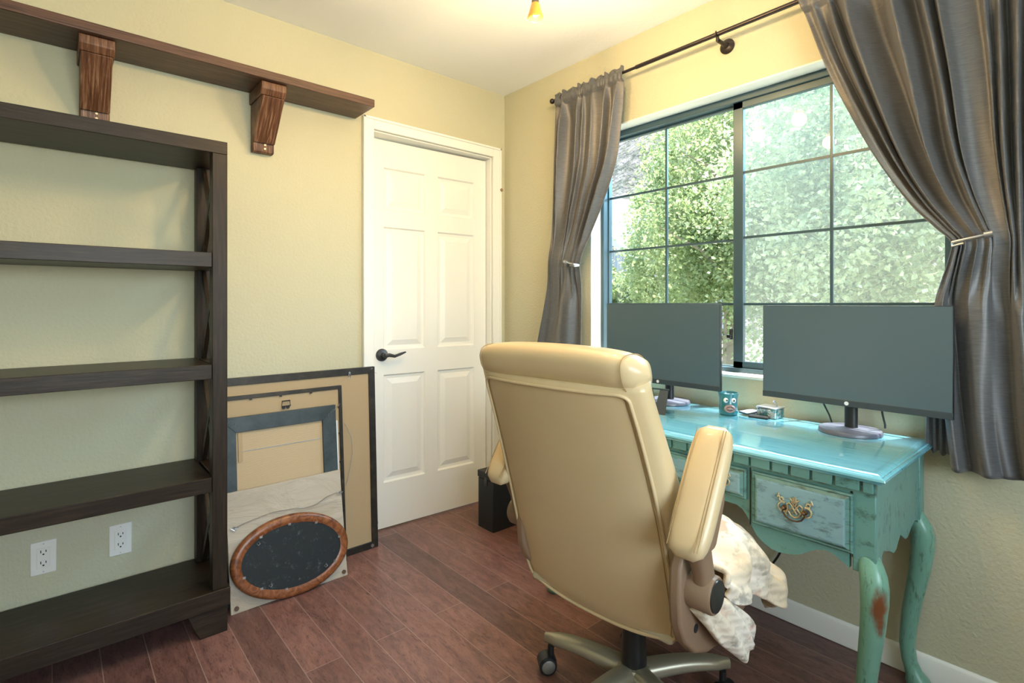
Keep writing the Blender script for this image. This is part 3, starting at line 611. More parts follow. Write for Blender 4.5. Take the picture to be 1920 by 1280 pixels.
def pull(yc, zc, s, par):
    X = CX0-.018
    m = MB()
    def st(p, r=.0026): m.tube([(X-.0015, yc+a*s, zc+b*s) for a, b in p], r*s, 6, flat=1.0)
    for g in (1, -1):
        st([(g*a, b) for a, b in arc(.030, .000, .0125, 200, 470, 14)])              # outer eared scroll
        st([(g*a, b) for a, b in arc(.0345, .0195, .005, 240, 560, 10)], .0022)      # curl on the ear
        st([(g*a, b) for a, b in [(.040, .024), (.043, .030), (.045, .024), (.041, .034)]], .0024)
        st([(g*a, b) for a, b in [(.0185, -.0045), (.020, .010), (.013, .0145), (.006, .006), (.000, -.004), (-.006, -.012)]])
        st([(g*a, b) for a, b in [(.003, .026), (.006, .018), (.002, .010), (.008, .000), (.016, -.008), (.010, -.018), (.0, -.022)]])
        st([(g*a, b) for a, b in [(.002, .022), (.008, .024), (.012, .028)]], .0022)
        st([(g*a, b) for a, b in [(.020, -.010), (.024, -.016), (.020, -.020)]], .0022)
        m.box(X-.004, X-.0002, yc+g*.028*s-.002, yc+g*.028*s+.002, zc-.002, zc+.002)
    st([(0, .016), (0, .034)], .0032); st([(-.004, .028), (0, .033), (.004, .028)], .0026)
    p = m.build('pull_plate', M['brass'], par)
    h = MB()
    for g in (1, -1): h.lathe([(.0065*s, X), (.007*s, X-.003), (.003*s, X-.005), (.003*s, X-.011), (.005*s, X-.014), (.002*s, X-.018)], (0, yc+g*.026*s, zc-.001), 14, 0)
    h.tube([(X-.012, yc+a*s, zc+b*s) for a, b in [(.027, -.001), (.028, -.010), (.021, -.021), (.010, -.027), (0, -.0285), (-.010, -.027), (-.021, -.021), (-.028, -.010), (-.027, -.001)]], .0022*s, 8)
    h.build('bail_handle', M['darkbrass'], p)
drawer(-2.003, -1.745, .540, .692, [(-1.868, .618, 1.0)])
drawer(2*ymid+1.745, 2*ymid+2.003, .540, .692, [(2*ymid+1.868, .618, 1.0)])
drawer(-1.728, 2*ymid+1.728, .602, .692, [(-1.65, .645, .8), (2*ymid+1.65, .645, .8)])
for y in (-1.7365, 2*ymid+1.7365, -2.0, 2*ymid+2.0): MB().box(CX0+.001, CX0+.0045, y-.0015, y+.0015, .53, .70).build('groove', M['slot'], dk, smooth=False)

# ============================================================ MONITORS
def text_mesh(s, size, name, m, parent, T, shear=.25):
    cu = bpy.data.curves.new('t', 'FONT'); cu.body = s; cu.size = size; cu.extrude = .0004; cu.align_x = 'CENTER'; cu.align_y = 'CENTER'; cu.shear = shear
    o = bpy.data.objects.new('t', cu); COL.objects.link(o); bpy.context.view_layer.update()
    me = bpy.data.meshes.new_from_object(o.evaluated_get(bpy.context.evaluated_depsgraph_get())); bpy.data.objects.remove(o)
    me.transform(T); r = bpy.data.objects.new(name, me); COL.objects.link(r); me.materials.clear(); me.materials.append(m); r.parent = parent; return r
def monitor(xf, yc, zb, zt, wd, rz, bx_, by_, br_, label):
    e = empty('computer_monitor', (bx_, by_, .761), label, 'monitor', 'monitors on the desk')
    # local frame: x toward the viewer is negative
    def put(mb): return mb.xf(Matrix.Translation((xf, yc, 0)) @ Matrix.Rotation(rz, 4, 'Z'))
    h = wd/2; T = Matrix.Translation((xf, yc, 0)) @ Matrix.Rotation(rz, 4, 'Z')
    L = []
    for x, i in ((0, 0), (.014, 0), (.030, .06), (.040, .12)):
        L.append([Vector((x, -h+i, zb+i)), Vector((x, h-i, zb+i)), Vector((x, h-i, zt-i)), Vector((x, -h+i, zt-i))])
    put(MB().loft(L)).build('housing', M['black'], e, bevel=.0015)
    put(MB().box(-.0016, .0002, -h+.002, h-.002, zb+.020, zt-.002)).build('screen', M['screen'], e, smooth=False)
    bz = put(MB().box(-.0035, .0002, -h+.0005, h-.0005, zb, zb+.0195)).build('lower_bezel', M['bezel'], e, bevel=.001)
    put(MB().lathe([(.0062, -.0044), (.0062, -.0033)], (0, 0, zb+.0102), 24, 0)).build('logo_badge', M['logo'], bz)
    R = Matrix(((0, 0, -1, 0), (-1, 0, 0, 0), (0, 1, 0, 0), (0, 0, 0, 1)))
    t_ = text_mesh('hp', .0105, 'logo_letters', M['bezel'], bz, T @ Matrix.Translation((-.0046, 0, zb+.0108)) @ R); t_.matrix_parent_inverse = Matrix.Translation(-Vector(e.location)) 
    MB().lathe([(.001, .761), (br_, .761), (br_, .768), (br_-.003, .773), (.03, .776), (.001, .776)], (bx_, by_, 0), 48).build('stand_base', M['monbase'], e)
    MB().lathe([(.019, .774), (.019, zb+.10), (.001, zb+.10)], (bx_+.012, by_, 0), 28, sx=.8).build('stand_neck', M['black'], e)
    return e
monitor(-.135, -1.872, .848, 1.173, .535, math.radians(-.3), -.105, -1.872, .090, 'wide dark computer monitor at the right end of the desk')
monitor(-.155, -1.182, .845, 1.180, .545, math.radians(0), -.095, -1.190, .090, 'dark computer monitor behind the office chair, left on the desk')
cb = MB().tube([(-.06, -1.755, .93), (-.06, -1.765, .87), (-.045, -1.775, .83), (-.04, -1.79, .795), (-.04, -1.80, .764)], .003, 8)
tag(cb.build('power_cord', M['black']), 'thin black cord dropping behind the right monitor, left of its stand', 'cord')
cb = MB().tube([(-.06, -1.94, .93), (-.06, -1.945, .86), (-.055, -1.95, .82), (-.05, -1.955, .79), (-.05, -1.955, .779)], .003, 8)
tag(cb.build('video_cable', M['black']), 'thin black cable ending on the right monitor base, right of its neck', 'cable')
cb = MB(); P = [(-.03, -1.53-.105*math.sin(PI*i/24*.95), .52-.38*i/24) for i in range(25)]
tag(MB().tube(P, .004, 8).build('power_cord', M['black']), 'thick black cord hanging in a curve under the desk by the quilt', 'cord')
cc = MB()
def smooth(P_, n=8):
    ks = list(range(len(P_))); return [tuple(sinterp([(k, P_[k][c]) for k in ks], i/n) for c in range(3)) for i in range((len(P_)-1)*n+1)]
cc.tube(smooth([(-.47, -2.10, .006), (-.40, -2.12, .006), (-.33, -2.13, .006), (-.22, -2.15, .006), (-.12, -2.20, .006), (-.05, -2.32, .006)]), .004, 8)
cc.tube(smooth([(-.40, -2.16, .006), (-.35, -2.13, .012), (-.28, -2.15, .012), (-.25, -2.21, .006), (-.33, -2.24, .006), (-.39, -2.2, .006), (-.38, -2.14, .006), (-.3, -2.12, .012)]), .005, 8)
tag(cc.build('floor_cable', M['black']), 'black cable coiled on the floor at the right desk legs', 'cable')

# ============================================================ DESK ITEMS
ps = empty('tablet_stand', (-.29, -1.29, .76), 'small dark metal folding tablet stand on the desk beside the chair', 'stand')
T = Matrix.Translation((-.295, -1.285, .7605)) @ Matrix.Rotation(math.radians(12), 4, 'Z')
MB().add([(-.045, -.035, 0), (-.045, .010, 0), (.0, .002, .088), (.0, -.030, .088), (-.041, -.035, 0), (-.041, .010, 0), (.004, .002, .088), (.004, -.030, .088)], [(0, 1, 2, 3), (4, 5, 6, 7), (0, 1, 5, 4), (1, 2, 6, 5), (2, 3, 7, 6), (3, 0, 4, 7)]).xf(T).build('front_leg', M['bezel'], ps, smooth=False)
MB().box(-.002, .006, -.032, .070, .086, .091).xf(T).build('top_bar', M['bezel'], ps, bevel=.001)
MB().add([(.045, .035, 0), (.045, .070, 0), (.004, .070, .088), (.004, .035, .088), (.049, .035, 0), (.049, .070, 0), (.008, .070, .088), (.008, .035, .088)], [(0, 1, 2, 3), (4, 5, 6, 7), (0, 1, 5, 4), (1, 2, 6, 5), (2, 3, 7, 6), (3, 0, 4, 7)]).xf(T).build('back_leg', M['bezel'], ps, smooth=False)
MB().box(-.04, .03, -.012, -.004, .0, .006).box(-.03, .035, .035, .043, .0, .005).xf(T).build('foot_bar', M['black'], ps)

mg = empty('fish_face_mug', (-.132, -1.474, .76), 'teal ceramic mug with googly eyes and big lips on the desk', 'mug')
MB().lathe([(.001, 0), (.030, 0), (.034, .006), (.0335, .02), (.032, .04), (.033, .062), (.036, .078), (.0365, .082), (.034, .083), (.031, .074), (.030, .02), (.001, .012)], (-.132, -1.474, .7605), 40).build('mug_body', M['mug'], mg, ang=1.3)
TM = Matrix.Translation((-.132, -1.474, .76)) @ Matrix.Rotation(math.radians(216), 4, 'Z')
for s in (1, -1):
    y_ = MB().ball((.031, s*.0135, .058), .006, .0085, .0095).xf(TM).build('eye', M['eye'], mg)
    MB().ball((.0375, s*.0125+.002, .058), .002, .0035, .0035, 10, 6).xf(TM).build('pupil', M['black'], y_)
L = MB()
L.tube([(.0345+.002*math.cos(a*.3), .0165*math.cos(a), .027+.0115*math.sin(a)) for a in [2*PI*i/24 for i in range(24)]], .0042, 8, closed=True)
L.tube([(.035, -.014, .027), (.0385, 0, .028), (.035, .014, .027)], [.002, .007, .002], 8)
L.xf(TM).build('lips', M['lips'], mg)
ph = empty('mobile_phone', (-.07, -1.52, .76), 'pale blue-grey phone propped on a dark wallet beside the mug', 'phone')
T = Matrix.Translation((-.085, -1.535, .768)) @ Matrix.Rotation(math.radians(-28), 4, 'Z') @ Matrix.Rotation(math.radians(-6), 4, 'Y')
MB().box(-.030, .030, -.020, .024, .0, .007).xf(T).build('phone_body', M['bezel'], ph, bevel=.002)
MB().box(-.028, .028, -.018, .022, .0065, .0078).xf(T).build('phone_screen', mat('pale_glass_screen', (.35, .42, .55), .12), ph)
T = Matrix.Translation((-.105, -1.575, .7605)) @ Matrix.Rotation(math.radians(10), 4, 'Z')
tag(MB().box(-.022, .025, -.038, .030, 0, .008).xf(T).build('wallet', M['black'], bevel=.003), 'flat dark wallet lying in front of the silver box', 'wallet')
tb = empty('trinket_box', (-.05, -1.60, .76), 'small hammered silver trinket box on the back of the desk', 'box')
T = Matrix.Translation((-.062, -1.600, .7605)) @ Matrix.Rotation(math.radians(-6), 4, 'Z')
MB().box(-.030, .030, -.037, .037, 0, .032).xf(T).build('box_body', M['tin'], tb, bevel=.003)
MB().box(-.032, .032, -.039, .039, .033, .040).xf(T).build('lid', M['silver'], tb, bevel=.003)
MB().tube([(.01, -.02, .040), (.006, -.017, .054), (.0, -.013, .060)], [.004, .0035, .0045], 8).xf(T).build('lid_knob', M['silver'], tb)

# ============================================================ CURTAINS
RX, RZ = -.085, 2.245
rd = empty('curtain_rod', (RX, -1.41, RZ), 'dark bronze telescoping curtain rod above the window', 'curtain rod')
MB().tube([(RX, -.50, RZ), (RX, -1.03, RZ)], .0065, 14).build('thin_tube', M['rod'], rd)
MB().tube([(RX, -1.02, RZ), (RX, -2.42, RZ)], .009, 14).build('thick_tube', M['rod'], rd)
MB().ball((RX, -.49, RZ), .014).build('finial', M['rod'], rd)
for y in (-1.405, -.56, -2.38):
    k = MB(); k.lathe([(.001, -.001), (.030, -.001), (.030, -.005), (.022, -.010), (.012, -.014), (.008, -.04), (.008, RX+.01)], (0, y, RZ-.022), 24, 0)
    k.tube([(RX, y, RZ-.022+.012+.012*math.sin(a)-.0) if False else (RX+.0125*math.cos(a), y, RZ+.0125*math.sin(a)) for a in [PI*.75+i*PI*1.5/12 for i in range(13)]], .0028, 8)
    k.box(RX-.004, RX+.01, y-.004, y+.004, RZ-.028, RZ-.010)
    k.build('rod_bracket', M['rod'], rd)
def curtain(edges_l, edges_r, z0, z1, zt, tie_x, npl, seed, label, amp0=.026, z_hem=None, pin=.5):
    """edges: (z, y). left edge is the one nearer the corner (greater y)"""
    e = empty('curtain', (RX, (edges_l[0][1]+edges_r[0][1])/2, z0), label, 'curtain', 'grey curtains')
    R = random.Random(seed); NS, NT_ = 190, 150; rows = []
    ph = [R.random()*6.28 for _ in range(6)]
    def ridge(u, p): return (abs(math.sin(PI*u+p))**.75)*2-1
    def fold(s, z, wd):
        d = abs(z-zt); k = smoothstep(d/.35); low = smoothstep((zt-z)/.24)
        sw = s + .035*math.sin(s*7+ph[3]+1.5*z) + .03*math.sin(s*17+ph[4])
        hi_ = .75*ridge(sw*npl, ph[0]) + .35*math.sin(sw*npl*1.7*PI+ph[1]+2.2*(z-zt)) + .12*math.sin(s*npl*6+ph[2]+4*z)
        lo_ = .95*math.sin(PI*2*(sw*npl*.26)+ph[1]+.6*z) + .30*math.sin(s*npl*2.3+ph[2]+2*z) + .10*math.sin(s*31+5*z)
        f = hi_*(1-low)+lo_*low
        f2 = .5*math.sin(s*npl*4.1+ph[4]+5*z)*(1-low)
        top = smoothstep((z-(z1-.16))/.12)
        return f, f2, k, top
    for j in range(NT_+1):
        t = j/NT_; z = z1 + (z0-z1)*t; row = []
        yl = sinterp(edges_l, z) if edges_l[0][0] < edges_l[-1][0] else sinterp(edges_l[::-1], z)
        yr = sinterp(edges_r[::-1], z)
        for i in range(NS+1):
            s = i/NS; wd = abs(yr-yl)
            f, f2, k, top = fold(s, z, wd)
            g = math.exp(-((z-zt)/.10)**2)
            below = smoothstep((zt-z)/.3)
            a = amp0*(.55+.55*k)*(1-.65*top)*(1-.6*g)*(1-.40*below*pin)
            x = RX + a*f + .006*f2*k*(1-.5*top) - .018*g + .012*k*(1-top)*0
            zz = z
            if z > RZ+.004:                                   # frilled heading
                x = RX + (x-RX)*.5 + .004*math.sin(s*90+ph[1]); zz = z + .006*math.sin(s*61+ph[2])
            elif z > RZ-.035: x = min(x, RX-.0105) - .002*math.sin(s*120)
            # creases radiating from the tie
            if z < zt: x -= .010*below*math.sin(s*PI)
            x = min(x, -.012 if z < RZ-.1 else -.02)
            wob = .006*math.sin(9*z+ph[5])*k*(1-top)
            y = yl + (yr-yl)*s + wob*(1-2*abs(s-.5)) + .012*math.sin(s*npl*PI+ph[2])*(1-.5*g)*math.sin(s*PI)*(1-.8*below)
            if z_hem: 
                if z < zt: zz = zt + (z-zt)*(zt-z_hem(s))/(zt-z0)
            row.append((x, y, zz))
        rows.append(row)
    MB().grid(rows).build('drape', M['silk'], e, solid=.0025, ang=3)
    return e
# right curtain (z, y)
eL = [(2.275, -1.700), (2.235, -1.712), (2.01, -1.782), (1.83, -1.852), (1.635, -1.94), (1.488, -2.025), (1.40, -2.095), (1.36, -2.128), (1.31, -2.122), (1.24, -2.103), (1.178, -2.090), (1.0, -2.10), (.80, -2.118), (.695, -2.128)]
eR = [(2.275, -2.33), (2.235, -2.33), (1.80, -2.305), (1.43, -2.288), (1.36, -2.285), (1.2, -2.29), (1.0, -2.30), (.80, -2.31), (.695, -2.32)]
curtain(eL, eR, .695, 2.275, 1.36, 0, 9, 3, 'wide grey silk curtain tied back at the right side of the window', .036, None, 1.0)
eL = [(2.275, -.515), (2.24, -.520), (1.93, -.500), (1.60, -.490), (1.375, -.475), (1.15, -.435), (.96, -.390), (.86, -.38)]
eR = [(2.275, -.950), (2.20, -.948), (2.014, -.925), (1.848, -.895), (1.663, -.815), (1.517, -.745), (1.38, -.695), (1.30, -.690), (1.2, -.69), (.953, -.682), (.86, -.68)]
curtain(eL, eR, .86, 2.275, 1.40, 0, 6, 5, 'narrow grey silk curtain tied back at the left side of the window', .026, None, .7)
def holdback(ytip, yend, z, side, label):
    e = empty('curtain_holdback', (-.10, (ytip+yend)/2, z), label, 'curtain holdback', 'silver curtain holdbacks')
    m = MB(); xx = -.132
    m.tube([(-.10, ytip, z+.0), (xx, ytip-.006*side, z+.002), (xx-.005, (ytip+yend)/2, z+.008), (xx, yend, z+.016)], [.0045, .005, .0045, .0045], 10)
    m.tube([(-.10, ytip, z-.004), (xx+.004, ytip-.004*side, z-.008), (xx, ytip-.03*side, z-.002)], .0035, 8)
    m.build('arm', M['silver'], e)
    MB().tube([(xx, yend, z+.016), (xx, yend-.018*side, z+.019)], .0095, 16).tube([(xx, yend-.009*side, z+.017), (-.003, yend-.009*side, z+.017)], .0045, 10).build('post', M['silver'], e)
holdback(-2.132, -2.205, 1.352, 1, 'silver holdback gripping the right curtain')
holdback(-.690, -.640, 1.372, -1, 'silver holdback gripping the left curtain')
# dark ribbed hem piece of the right curtain, behind the right monitor
m = MB(); rows = []
for j in range(14):
    z = .86-j*.0095; rows.append([(-.055-.007*math.sin(i*1.25)*(1-.02*j), -2.062-.0033*i, z-.001*i*(j/14)*.6+(.006*math.sin(i*.9) if j == 13 else 0)) for i in range(26)])
m.grid(rows); tag(m.build('curtain_hem', M['silk'], solid=.003, ang=3), 'small dark ribbed hem of the right curtain hanging behind the right monitor corner', 'cloth')

# ============================================================ CEILING FIXTURE
fx = empty('ceiling_light', (-1.0, -1.36, H), 'ceiling fixture with conical amber glass shades, one tip in view', 'ceiling light')
MB().lathe([(.001, H), (.075, H), (.075, H-.018), (.03, H-.035), (.014, H-.04), (.014, 2.32), (.035, 2.31), (.035, 2.27), (.001, 2.26)], (-1.0, -1.36, 0), 28).build('canopy', M['rod'], fx)
for k, (tx, ty, tz) in enumerate([(-.775, -1.088, 2.262), (-.72, -1.33, 2.275), (-1.26, -1.30, 2.27), (-1.10, -1.62, 2.27)]):
    c0 = Vector((-1.0, -1.36, 2.295)); tp = Vector((tx, ty, tz)); 
    MB().tube([c0, c0.lerp(tp, .5)+Vector((0, 0, .035)), tp+Vector((0, 0, .03)), tp], .006, 10).build('arm', M['rod'], fx)
    MB().lathe([(.001, tz+.005), (.013, tz+.004), (.014, tz-.018), (.012, tz-.02), (.001, tz-.02)], (tx, ty, 0), 20).build('socket', M['nickel'], fx)
    sh = MB().lathe([(.0135, tz-.016), (.016, tz-.024), (.022, tz-.045), (.027, tz-.062), (.0275, tz-.068), (.0255, tz-.072), (.0235, tz-.068), (.0215, tz-.05), (.013, tz-.022)], (tx, ty, 0), 28).build('lamp_shade', M['amber'], fx)
    MB().ball((tx, ty, tz-.050), .010, .010, .016).build('bulb', M['bulb'], fx)
    l = bpy.data.lights.new('lamp', 'POINT'); l.energy = 12; l.color = (1.0, .66, .31); l.shadow_soft_size = .035
    o = bpy.data.objects.new('lamp', l); COL.objects.link(o); o.location = (tx, ty, tz-.115)

# ============================================================ OFFICE CHAIR
CH = bpy.data.objects.new('office_chair', None); COL.objects.link(CH); CH.location = (-.779, -1.512, 0); CH.rotation_euler.z = math.radians(4.5); CH.empty_display_size = .1
tag(CH, 'cream leather high-back office chair with flip-up padded arms at the desk', 'chair')
def cb_(mb, nm, m, par=None, **k):
    o = mb.build(nm, m, **k); o.parent = par or CH; return o
# rear profile of the back (x, z) with t
RP = [(0, -.170, .345), (.05, -.196, .375), (.12, -.216, .43), (.25, -.244, .52), (.40, -.272, .62), (.55, -.302, .72), (.70, -.334, .82), (.82, -.362, .90), (.90, -.383, .955), (1.0, -.400, 1.01)]
def rp(t): return Vector((sinterp([(a, b) for a, b, c in RP], t), 0, sinterp([(a, c) for a, b, c in RP], t)))
Wt = [(0, .232), (.04, .258), (.12, .270), (.3, .274), (.6, .266), (.9, .254), (1, .252)]
Tt = [(0, .085), (.1, .105), (.3, .125), (.5, .120), (.75, .095), (.9, .085), (1, .085)]
def tang(t):
    a, b = rp(max(0, t-.02)), rp(min(1, t+.02)); d = (b-a).normalized(); return d, Vector((d.z, 0, -d.x))
def sup(a, n=4.2):
    ca, sa = math.cos(a), math.sin(a); k = (abs(ca)**n+abs(sa)**n)**(-1/n); return ca*k, sa*k
def ring(t, w, th, n=48, ex=3.4, off=0):
    p = rp(t); d, nn = tang(t); out = []
    for i in range(n):
        u, v = sup(2*PI*i/n, ex)
        bow = .012*(1-u*u)                         # rear panel bulges slightly
        out.append(p + nn*(th/2*(1+v) - (bow if v < 0 else -bow*1.6)*abs(v)) + Vector((0, w*u, 0)) + nn*off)
    return out
rings = []
b0 = rp(0); d0, n0 = tang(0)
for k in (.35, .7, .9): rings.append([Vector(p) - d0*.028*(1-k**2) for p in [b0 + n0*(Tt[0][1]/2) + (q_ - (b0 + n0*(Tt[0][1]/2)))*k for q_ in ring(0, .236, .085)]])
for i in range(33):
    t = i/32*.975; rings.append(ring(t, sinterp(Wt, t), sinterp(Tt, t)))
cb_(MB().loft(rings), 'backrest', M['leather'], ang=3)
# head roll
rings = []; N = 40
cH = Vector((-.352, 0, 1.024))
for i in range(25):
    s = -1+2*i/24; y = .256*s; k = max(.0, 1-abs(s)**7)**.4; k = max(k, .05)
    sag = .010*(1-s*s)
    ringp = []
    for j in range(N):
        a = 2*PI*j/N; u, v = sup(a, 2.7)
        ringp.append(cH + Vector((u*.060*k - .012*v*k, y, v*.048*k + sag)))
    rings.append(ringp)
hr = cb_(MB().loft(rings), 'headrest', M['leather'], ang=3)
def surf(t, y, off=.0):
    p = rp(t); d, nn = tang(t); w = sinterp(Wt, t); u = max(-1, min(1, y/w)); th = sinterp(Tt, t)
    # solve v on superellipse for given u
    v = -(max(0, 1-abs(u)**3.4))**(1/3.4)
    return p + nn*(th/2*(1+v) + .012*(1-u*u)*v*-1*(-1) ) + Vector((0, y, 0)) - nn*off
def seam(inset=.0, off=.002):
    P = []
    def yw(t): return sinterp([(0, .205), (.05, .228), (.15, .240), (.5, .240), (.8, .230), (.95, .222)], t) - inset
    ts = [.055+(.915-.055)*i/40 for i in range(41)]
    for t in ts: P.append(surf(t, -yw(t), off))
    for k in range(1, 6): a = k/6*PI/2; P.append(surf(.915+.035*math.sin(a), -(yw(.915)-.035*(1-math.cos(a))), off))
    for i in range(1, 20): P.append(surf(.950+.004*math.sin(i/20*PI), -(yw(.915)-.035)*(1-2*i/20), off))
    for k in range(5, 0, -1): a = k/6*PI/2; P.append(surf(.915+.035*math.sin(a), (yw(.915)-.035*(1-math.cos(a))), off))
    for t in reversed(ts): P.append(surf(t, yw(t), off))
    yb = yw(.055)
    for i in range(1, 24): s = 1-2*i/24; P.append(surf(.055-.030*(1-s*s), yb*s, off))
    return P
cb_(MB().tube(seam(0, .003), .0045, 8, closed=True), 'piping', M['leather'], ang=3)
cb_(MB().tube(seam(.010, .0008), .0010, 5, closed=True), 'stitching', M['stitch'], ang=3)
for s in (-1, 1):   # stitched seam around the end of the head roll
    q_ = [(cH + Vector((u*.0605*.915-.012*v, s*.218, v*.0485*.90+.002))) for u, v in [sup(2*PI*j/40, 2.7) for j in range(41)]]
    cb_(MB().tube(q_, .0012, 6), 'headrest_seam', M['stitch'], hr)
# lumbar mesh cushion on the front
rings = []
for i in range(17):
    t = .16+.58*i/16; k = math.sin(PI*i/16)**.5 if 0 < i < 16 else .05; p = rp(t); d, nn = tang(t)
    rings.append([p + nn*(sinterp(Tt, t)-.01 + max(0, v)*.055*k + min(0, v)*.02) + Vector((0, .215*u*(.6+.4*k), 0)) for u, v in [sup(2*PI*j/32, 3) for j in range(32)]])
cb_(MB().loft(rings), 'lumbar_cushion', M['mesh'], ang=3)
# seat
rings = []
for i in range(19):
    s = -1+2*i/18; k = max(1-abs(s)**6, 0)**.35; k = max(k, .12); x = .055+.255*s
    rings.append([Vector((x, .245*u*(.8+.2*k), .435+v*.055*k - (.02 if s > .7 else 0)*(s-.7)/.3)) for u, v in [sup(2*PI*j/40, 4) for j in range(40)]])
cb_(MB().loft(rings), 'seat', M['leather'], ang=3)
cb_(MB().box(-.20, .22, -.225, .225, .362, .388), 'seat_pan', M['mesh'], bevel=.01)
cb_(MB().box(-.09, .14, -.09, .09, .318, .364).box(.0, .02, -.24, -.09, .335, .347), 'tilt_mechanism', M['black'], bevel=.006)
# gas column
cb_(MB().lathe([(.034, .115), (.037, .122), (.037, .150), (.0335, .235), (.0345, .24), (.031, .245), (.031, .262), (.026, .264), (.026, .325)], n=28), 'gas_column', M['black'])
# base: five curved arms
hub = cb_(MB().lathe([(.046, .07), (.052, .085), (.052, .115), (.045, .125), (.036, .127)], n=30), 'base_hub', M['champagne'])
R0 = math.radians(108.0)
for k in range(5):
    a = R0 + k*2*PI/5
    rr = []
    for t in [i/12 for i in range(13)]:
        x = .03 + t*.262; zc = .099 + .018*math.sin(t*PI*.8) - .006*t; hh = .030*(1-t*.40); ww = .034*(1-.30*t) if t < .9 else .030*(1-.35*t)*(.8 if t < 1 else .5)
        rr.append([Vector((x, u*ww, zc+v*hh)) for u, v in [(ca, sa*(1.0 if sa > 0 else .75)) for ca, sa in [sup(2*PI*j/20, 2.4) for j in range(20)]]])
    Tm = Matrix.Rotation(a - math.radians(4.5), 4, 'Z')
    lg = cb_(MB().loft(rr).xf(Tm), 'base_arm', M['champagne'], ang=1.2)
    # caster: stem, hood, two wheels
    sw = a + [0.6, 1.9, 3.4, 5.0, 2.2][k]; cx_, cy_ = .272*math.cos(a-math.radians(4.5)), .272*math.sin(a-math.radians(4.5))
    Tc = Matrix.Translation((cx_, cy_, 0)) @ Matrix.Rotation(sw, 4, 'Z')
    cs_ = MB(); cs_.tube([(0, 0, .085), (0, 0, .05)], .010, 12)
    hood = [Vector((.031*math.cos(b), 0, .029+.031*math.sin(b))) for b in [math.radians(10+160*i/14) for i in range(15)]]
    cs_.grid([[p+Vector((.012, yy, 0)) for p in hood] for yy in (-.021, -.010, .010, .021)])
    cst = cb_(cs_.xf(Tc), 'caster', M['black'], lg, solid=.0) ; cst.parent = lg
    for s in (-1, 1):
        wl = MB().lathe([(.001, s*.004), (.026, s*.004), (.0285, s*.008), (.0285, s*.018), (.026, s*.021), (.020, s*.0215)], (.012, 0, .0285), 26, 1).xf(Tc)
        wh = cb_(wl, 'caster_wheel', M['black'], lg)
        cap_ = MB().lathe([(.021, s*.020), (.021, s*.0225), (.015, s*.0255), (.001, s*.0262)], (.012, 0, .0285), 24, 1).xf(Tc)
        cb_(cap_, 'wheel_cap', M['wheelcap'], lg)
# side brackets and flip-up arms
for s, yo in ((-1, 0), (1, -.045)):
    kids0 = set(CH.children)
    out = [(-.262, .640), (-.285, .600), (-.290, .54), (-.285, .48), (-.262, .43), (-.215, .385), (-.15, .357), (-.08, .345), (.02, .352), (.09, .375), (.11, .40), (.08, .42), (-.06, .43), (-.13, .465), (-.175, .53), (-.205, .60), (-.235, .645)]
    brk = cb_(MB().prism(out, 1, s*(.262+yo), s*(.292+yo)), 'side_bracket', M['taupe'], bevel=.008, seg=3)
    cb_(MB().lathe([(.007, s*(.2905+yo)), (.010, s*(.2925+yo)), (.010, s*(.2935+yo)), (.006, s*(.2925+yo))], (-.215, 0, .445), 16, 1), 'bolt_hole', M['slot'], brk)
    pv = Vector((-.232, 0, .545))
    cb_(MB().lathe([(.001, s*(.285+yo)), (.034, s*(.285+yo)), (.040, s*(.292+yo)), (.041, s*(.343+yo)), (.038, s*(.348+yo)), (.001, s*(.348+yo))], pv, 32, 1), 'pivot_housing', M['taupe'])
    cb_(MB().lathe([(.035, s*(.347+yo)), (.034, s*(.351+yo)), (.001, s*(.3525+yo))], pv, 32, 1), 'pivot_cap', M['greycap'])
    # arm post, from pivot up and back to the pad
    post = [(-.232, .548), (-.244, .60), (-.262, .645), (-.272, .69)]
    rr = []
    for i, (x, z) in enumerate(post):
        wx = (.026, .024, .027, .032)[i]; wy = (.020, .020, .022, .026)[i]
        rr.append([Vector((x+u*wx, s*(.322+yo)+v*wy, z+.25*u*wx)) for u, v in [sup(2*PI*j/24, 3) for j in range(24)]])
    ap = cb_(MB().loft(rr), 'arm_post', M['taupe'], ang=1.2)
    # pad: raised about 57 degrees; long axis from A to Bp
    A_ = Vector((-.338, s*(.325+yo), .655)); B_ = Vector((-.178, s*(.325+yo), .900)); ax = (B_-A_).normalized(); nrm = Vector((-ax.z, 0, ax.x))
    cb_(MB().prism([(-.33, .668), (-.305, .648), (-.245, .655), (-.20, .74), (-.195, .80), (-.225, .79)], 1, s*(.325+yo)-.03, s*(.325+yo)+.03), 'pad_support', M['taupe'], ap, bevel=.012, seg=3)
    rr = []; Ln = (B_-A_).length
    for i in range(23):
        t = i/22; e = abs(2*t-1); k = max((1-e**5), 0)**.45; k = max(k, .06); c = A_ + ax*Ln*t
        rr.append([c + Vector((0, u*.045*(.45+.55*k) if k > .1 else u*.02, 0)) + nrm*(v*.025*k) for u, v in [sup(2*PI*j/32, 3.2) for j in range(32)]])
    pad = cb_(MB().loft(rr), 'arm_pad', M['leather'], ang=3)
    for dy in (-.033, .033, -.027):
        q_ = [A_ + ax*(Ln*(.05+.90*i/20)) + Vector((0, dy, 0)) + nrm*.0232 for i in range(21)]
        cb_(MB().tube(q_, .0009, 5), 'pad_stitching', M['stitch'], pad)
    if s == 1:
        for o_ in set(CH.children)-kids0: o_.location.x += .045

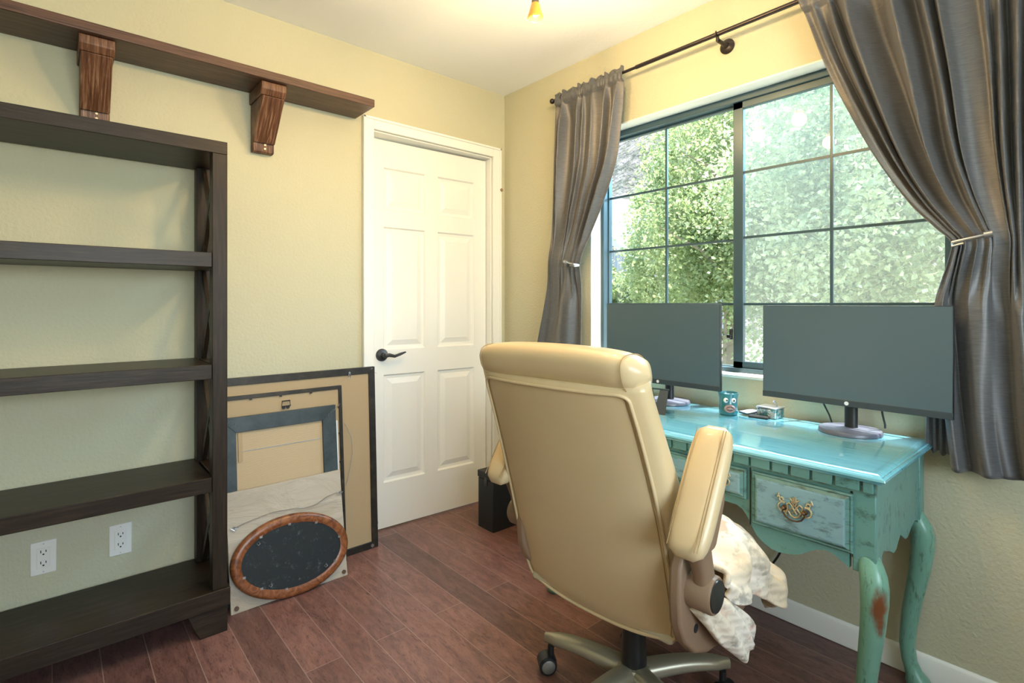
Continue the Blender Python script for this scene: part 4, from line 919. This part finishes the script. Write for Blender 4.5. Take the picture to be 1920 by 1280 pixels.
# ============================================================ QUILT on the seat
ql = bpy.data.objects.new('quilt', None); COL.objects.link(ql); ql.location = CH.location; ql.rotation_euler = CH.rotation_euler
tag(ql, 'cream floral quilt bundled on the office chair seat and spilling over its right side', 'quilt')
rows = []
ztop = [(-.17, .56), (-.05, .60), (.05, .605), (.15, .565), (.25, .52), (.33, .475), (.39, .42), (.42, .36)]
hem = [(-.17, .50), (-.08, .45), (0, .43), (.06, .44), (.12, .40), (.2, .35), (.3, .31), (.38, .275), (.42, .27)]
for i in range(71):
    x = -.16+.575*i/70; xs_ = x*.82; zt_ = sinterp(ztop, x); hz = sinterp(hem, x); row = []
    fr = max(0, (x-.25)/.17)
    for j in range(61):
        s = j/60
        if s < .45:
            u = s/.45; y = .08 - .30*u*(1-.2*fr); z = .495-.06*fr + (zt_-.495+.06*fr)*math.sin(u*PI/2)**.8
            xx = xs_
        else:
            u = (s-.45)/.55; y = .08-.30*(1-.2*fr) - .115*math.sin(min(1, u*1.6)*PI/2)*(1-.25*fr); z = zt_ + (hz-zt_)*(u**1.35); xx = xs_
        n1 = noise.noise(Vector((x*7, s*4, 1))); n2 = noise.noise(Vector((x*17, s*9, 4)))
        fold_ = .014*math.sin(x*42+s*5+2*n1)*smoothstep((s-.3)/.4)
        y += -.022*n1 - .008*n2 - fold_*.8; z += (.020*n1+.010*n2)*(1-.4*s) ; xx += .02*n1*s + .012*math.sin(s*14)*s*.5
        if s > .96: z += .006*math.sin(x*60)
        row.append((xx, y, z))
    rows.append(row)
qd = MB().grid(rows).build('quilt_drape', M['quilt'], solid=.014, ang=3, sub=1); qd.parent = ql
rr = []
for i in range(24):
    t = i/23; c = Vector((-.235+.20*t, -.300-.040*math.sin(t*PI*.6), .515-.145*t-.02*t*t)); k = math.sin(min(1, t*1.5+.25)*PI/2); e = 1 if t < .9 else math.sqrt(max(.02, 1-((t-.9)/.1)**2))
    rr.append([c + Vector((u*.030, v*.014, 0))*0 + Vector((.55, 0, .83))*(u*.048*k*e) + Vector((0, 1, 0))*(v*.017*(.5+.5*e)) + Vector((0, -1, 0))*(.007*math.sin(u*7+t*9)) for u, v in [sup(2*PI*j/28, 2.4) for j in range(28)]])
qf = MB().loft(rr).build('quilt_corner', M['quilt'], ang=3); qf.parent = ql
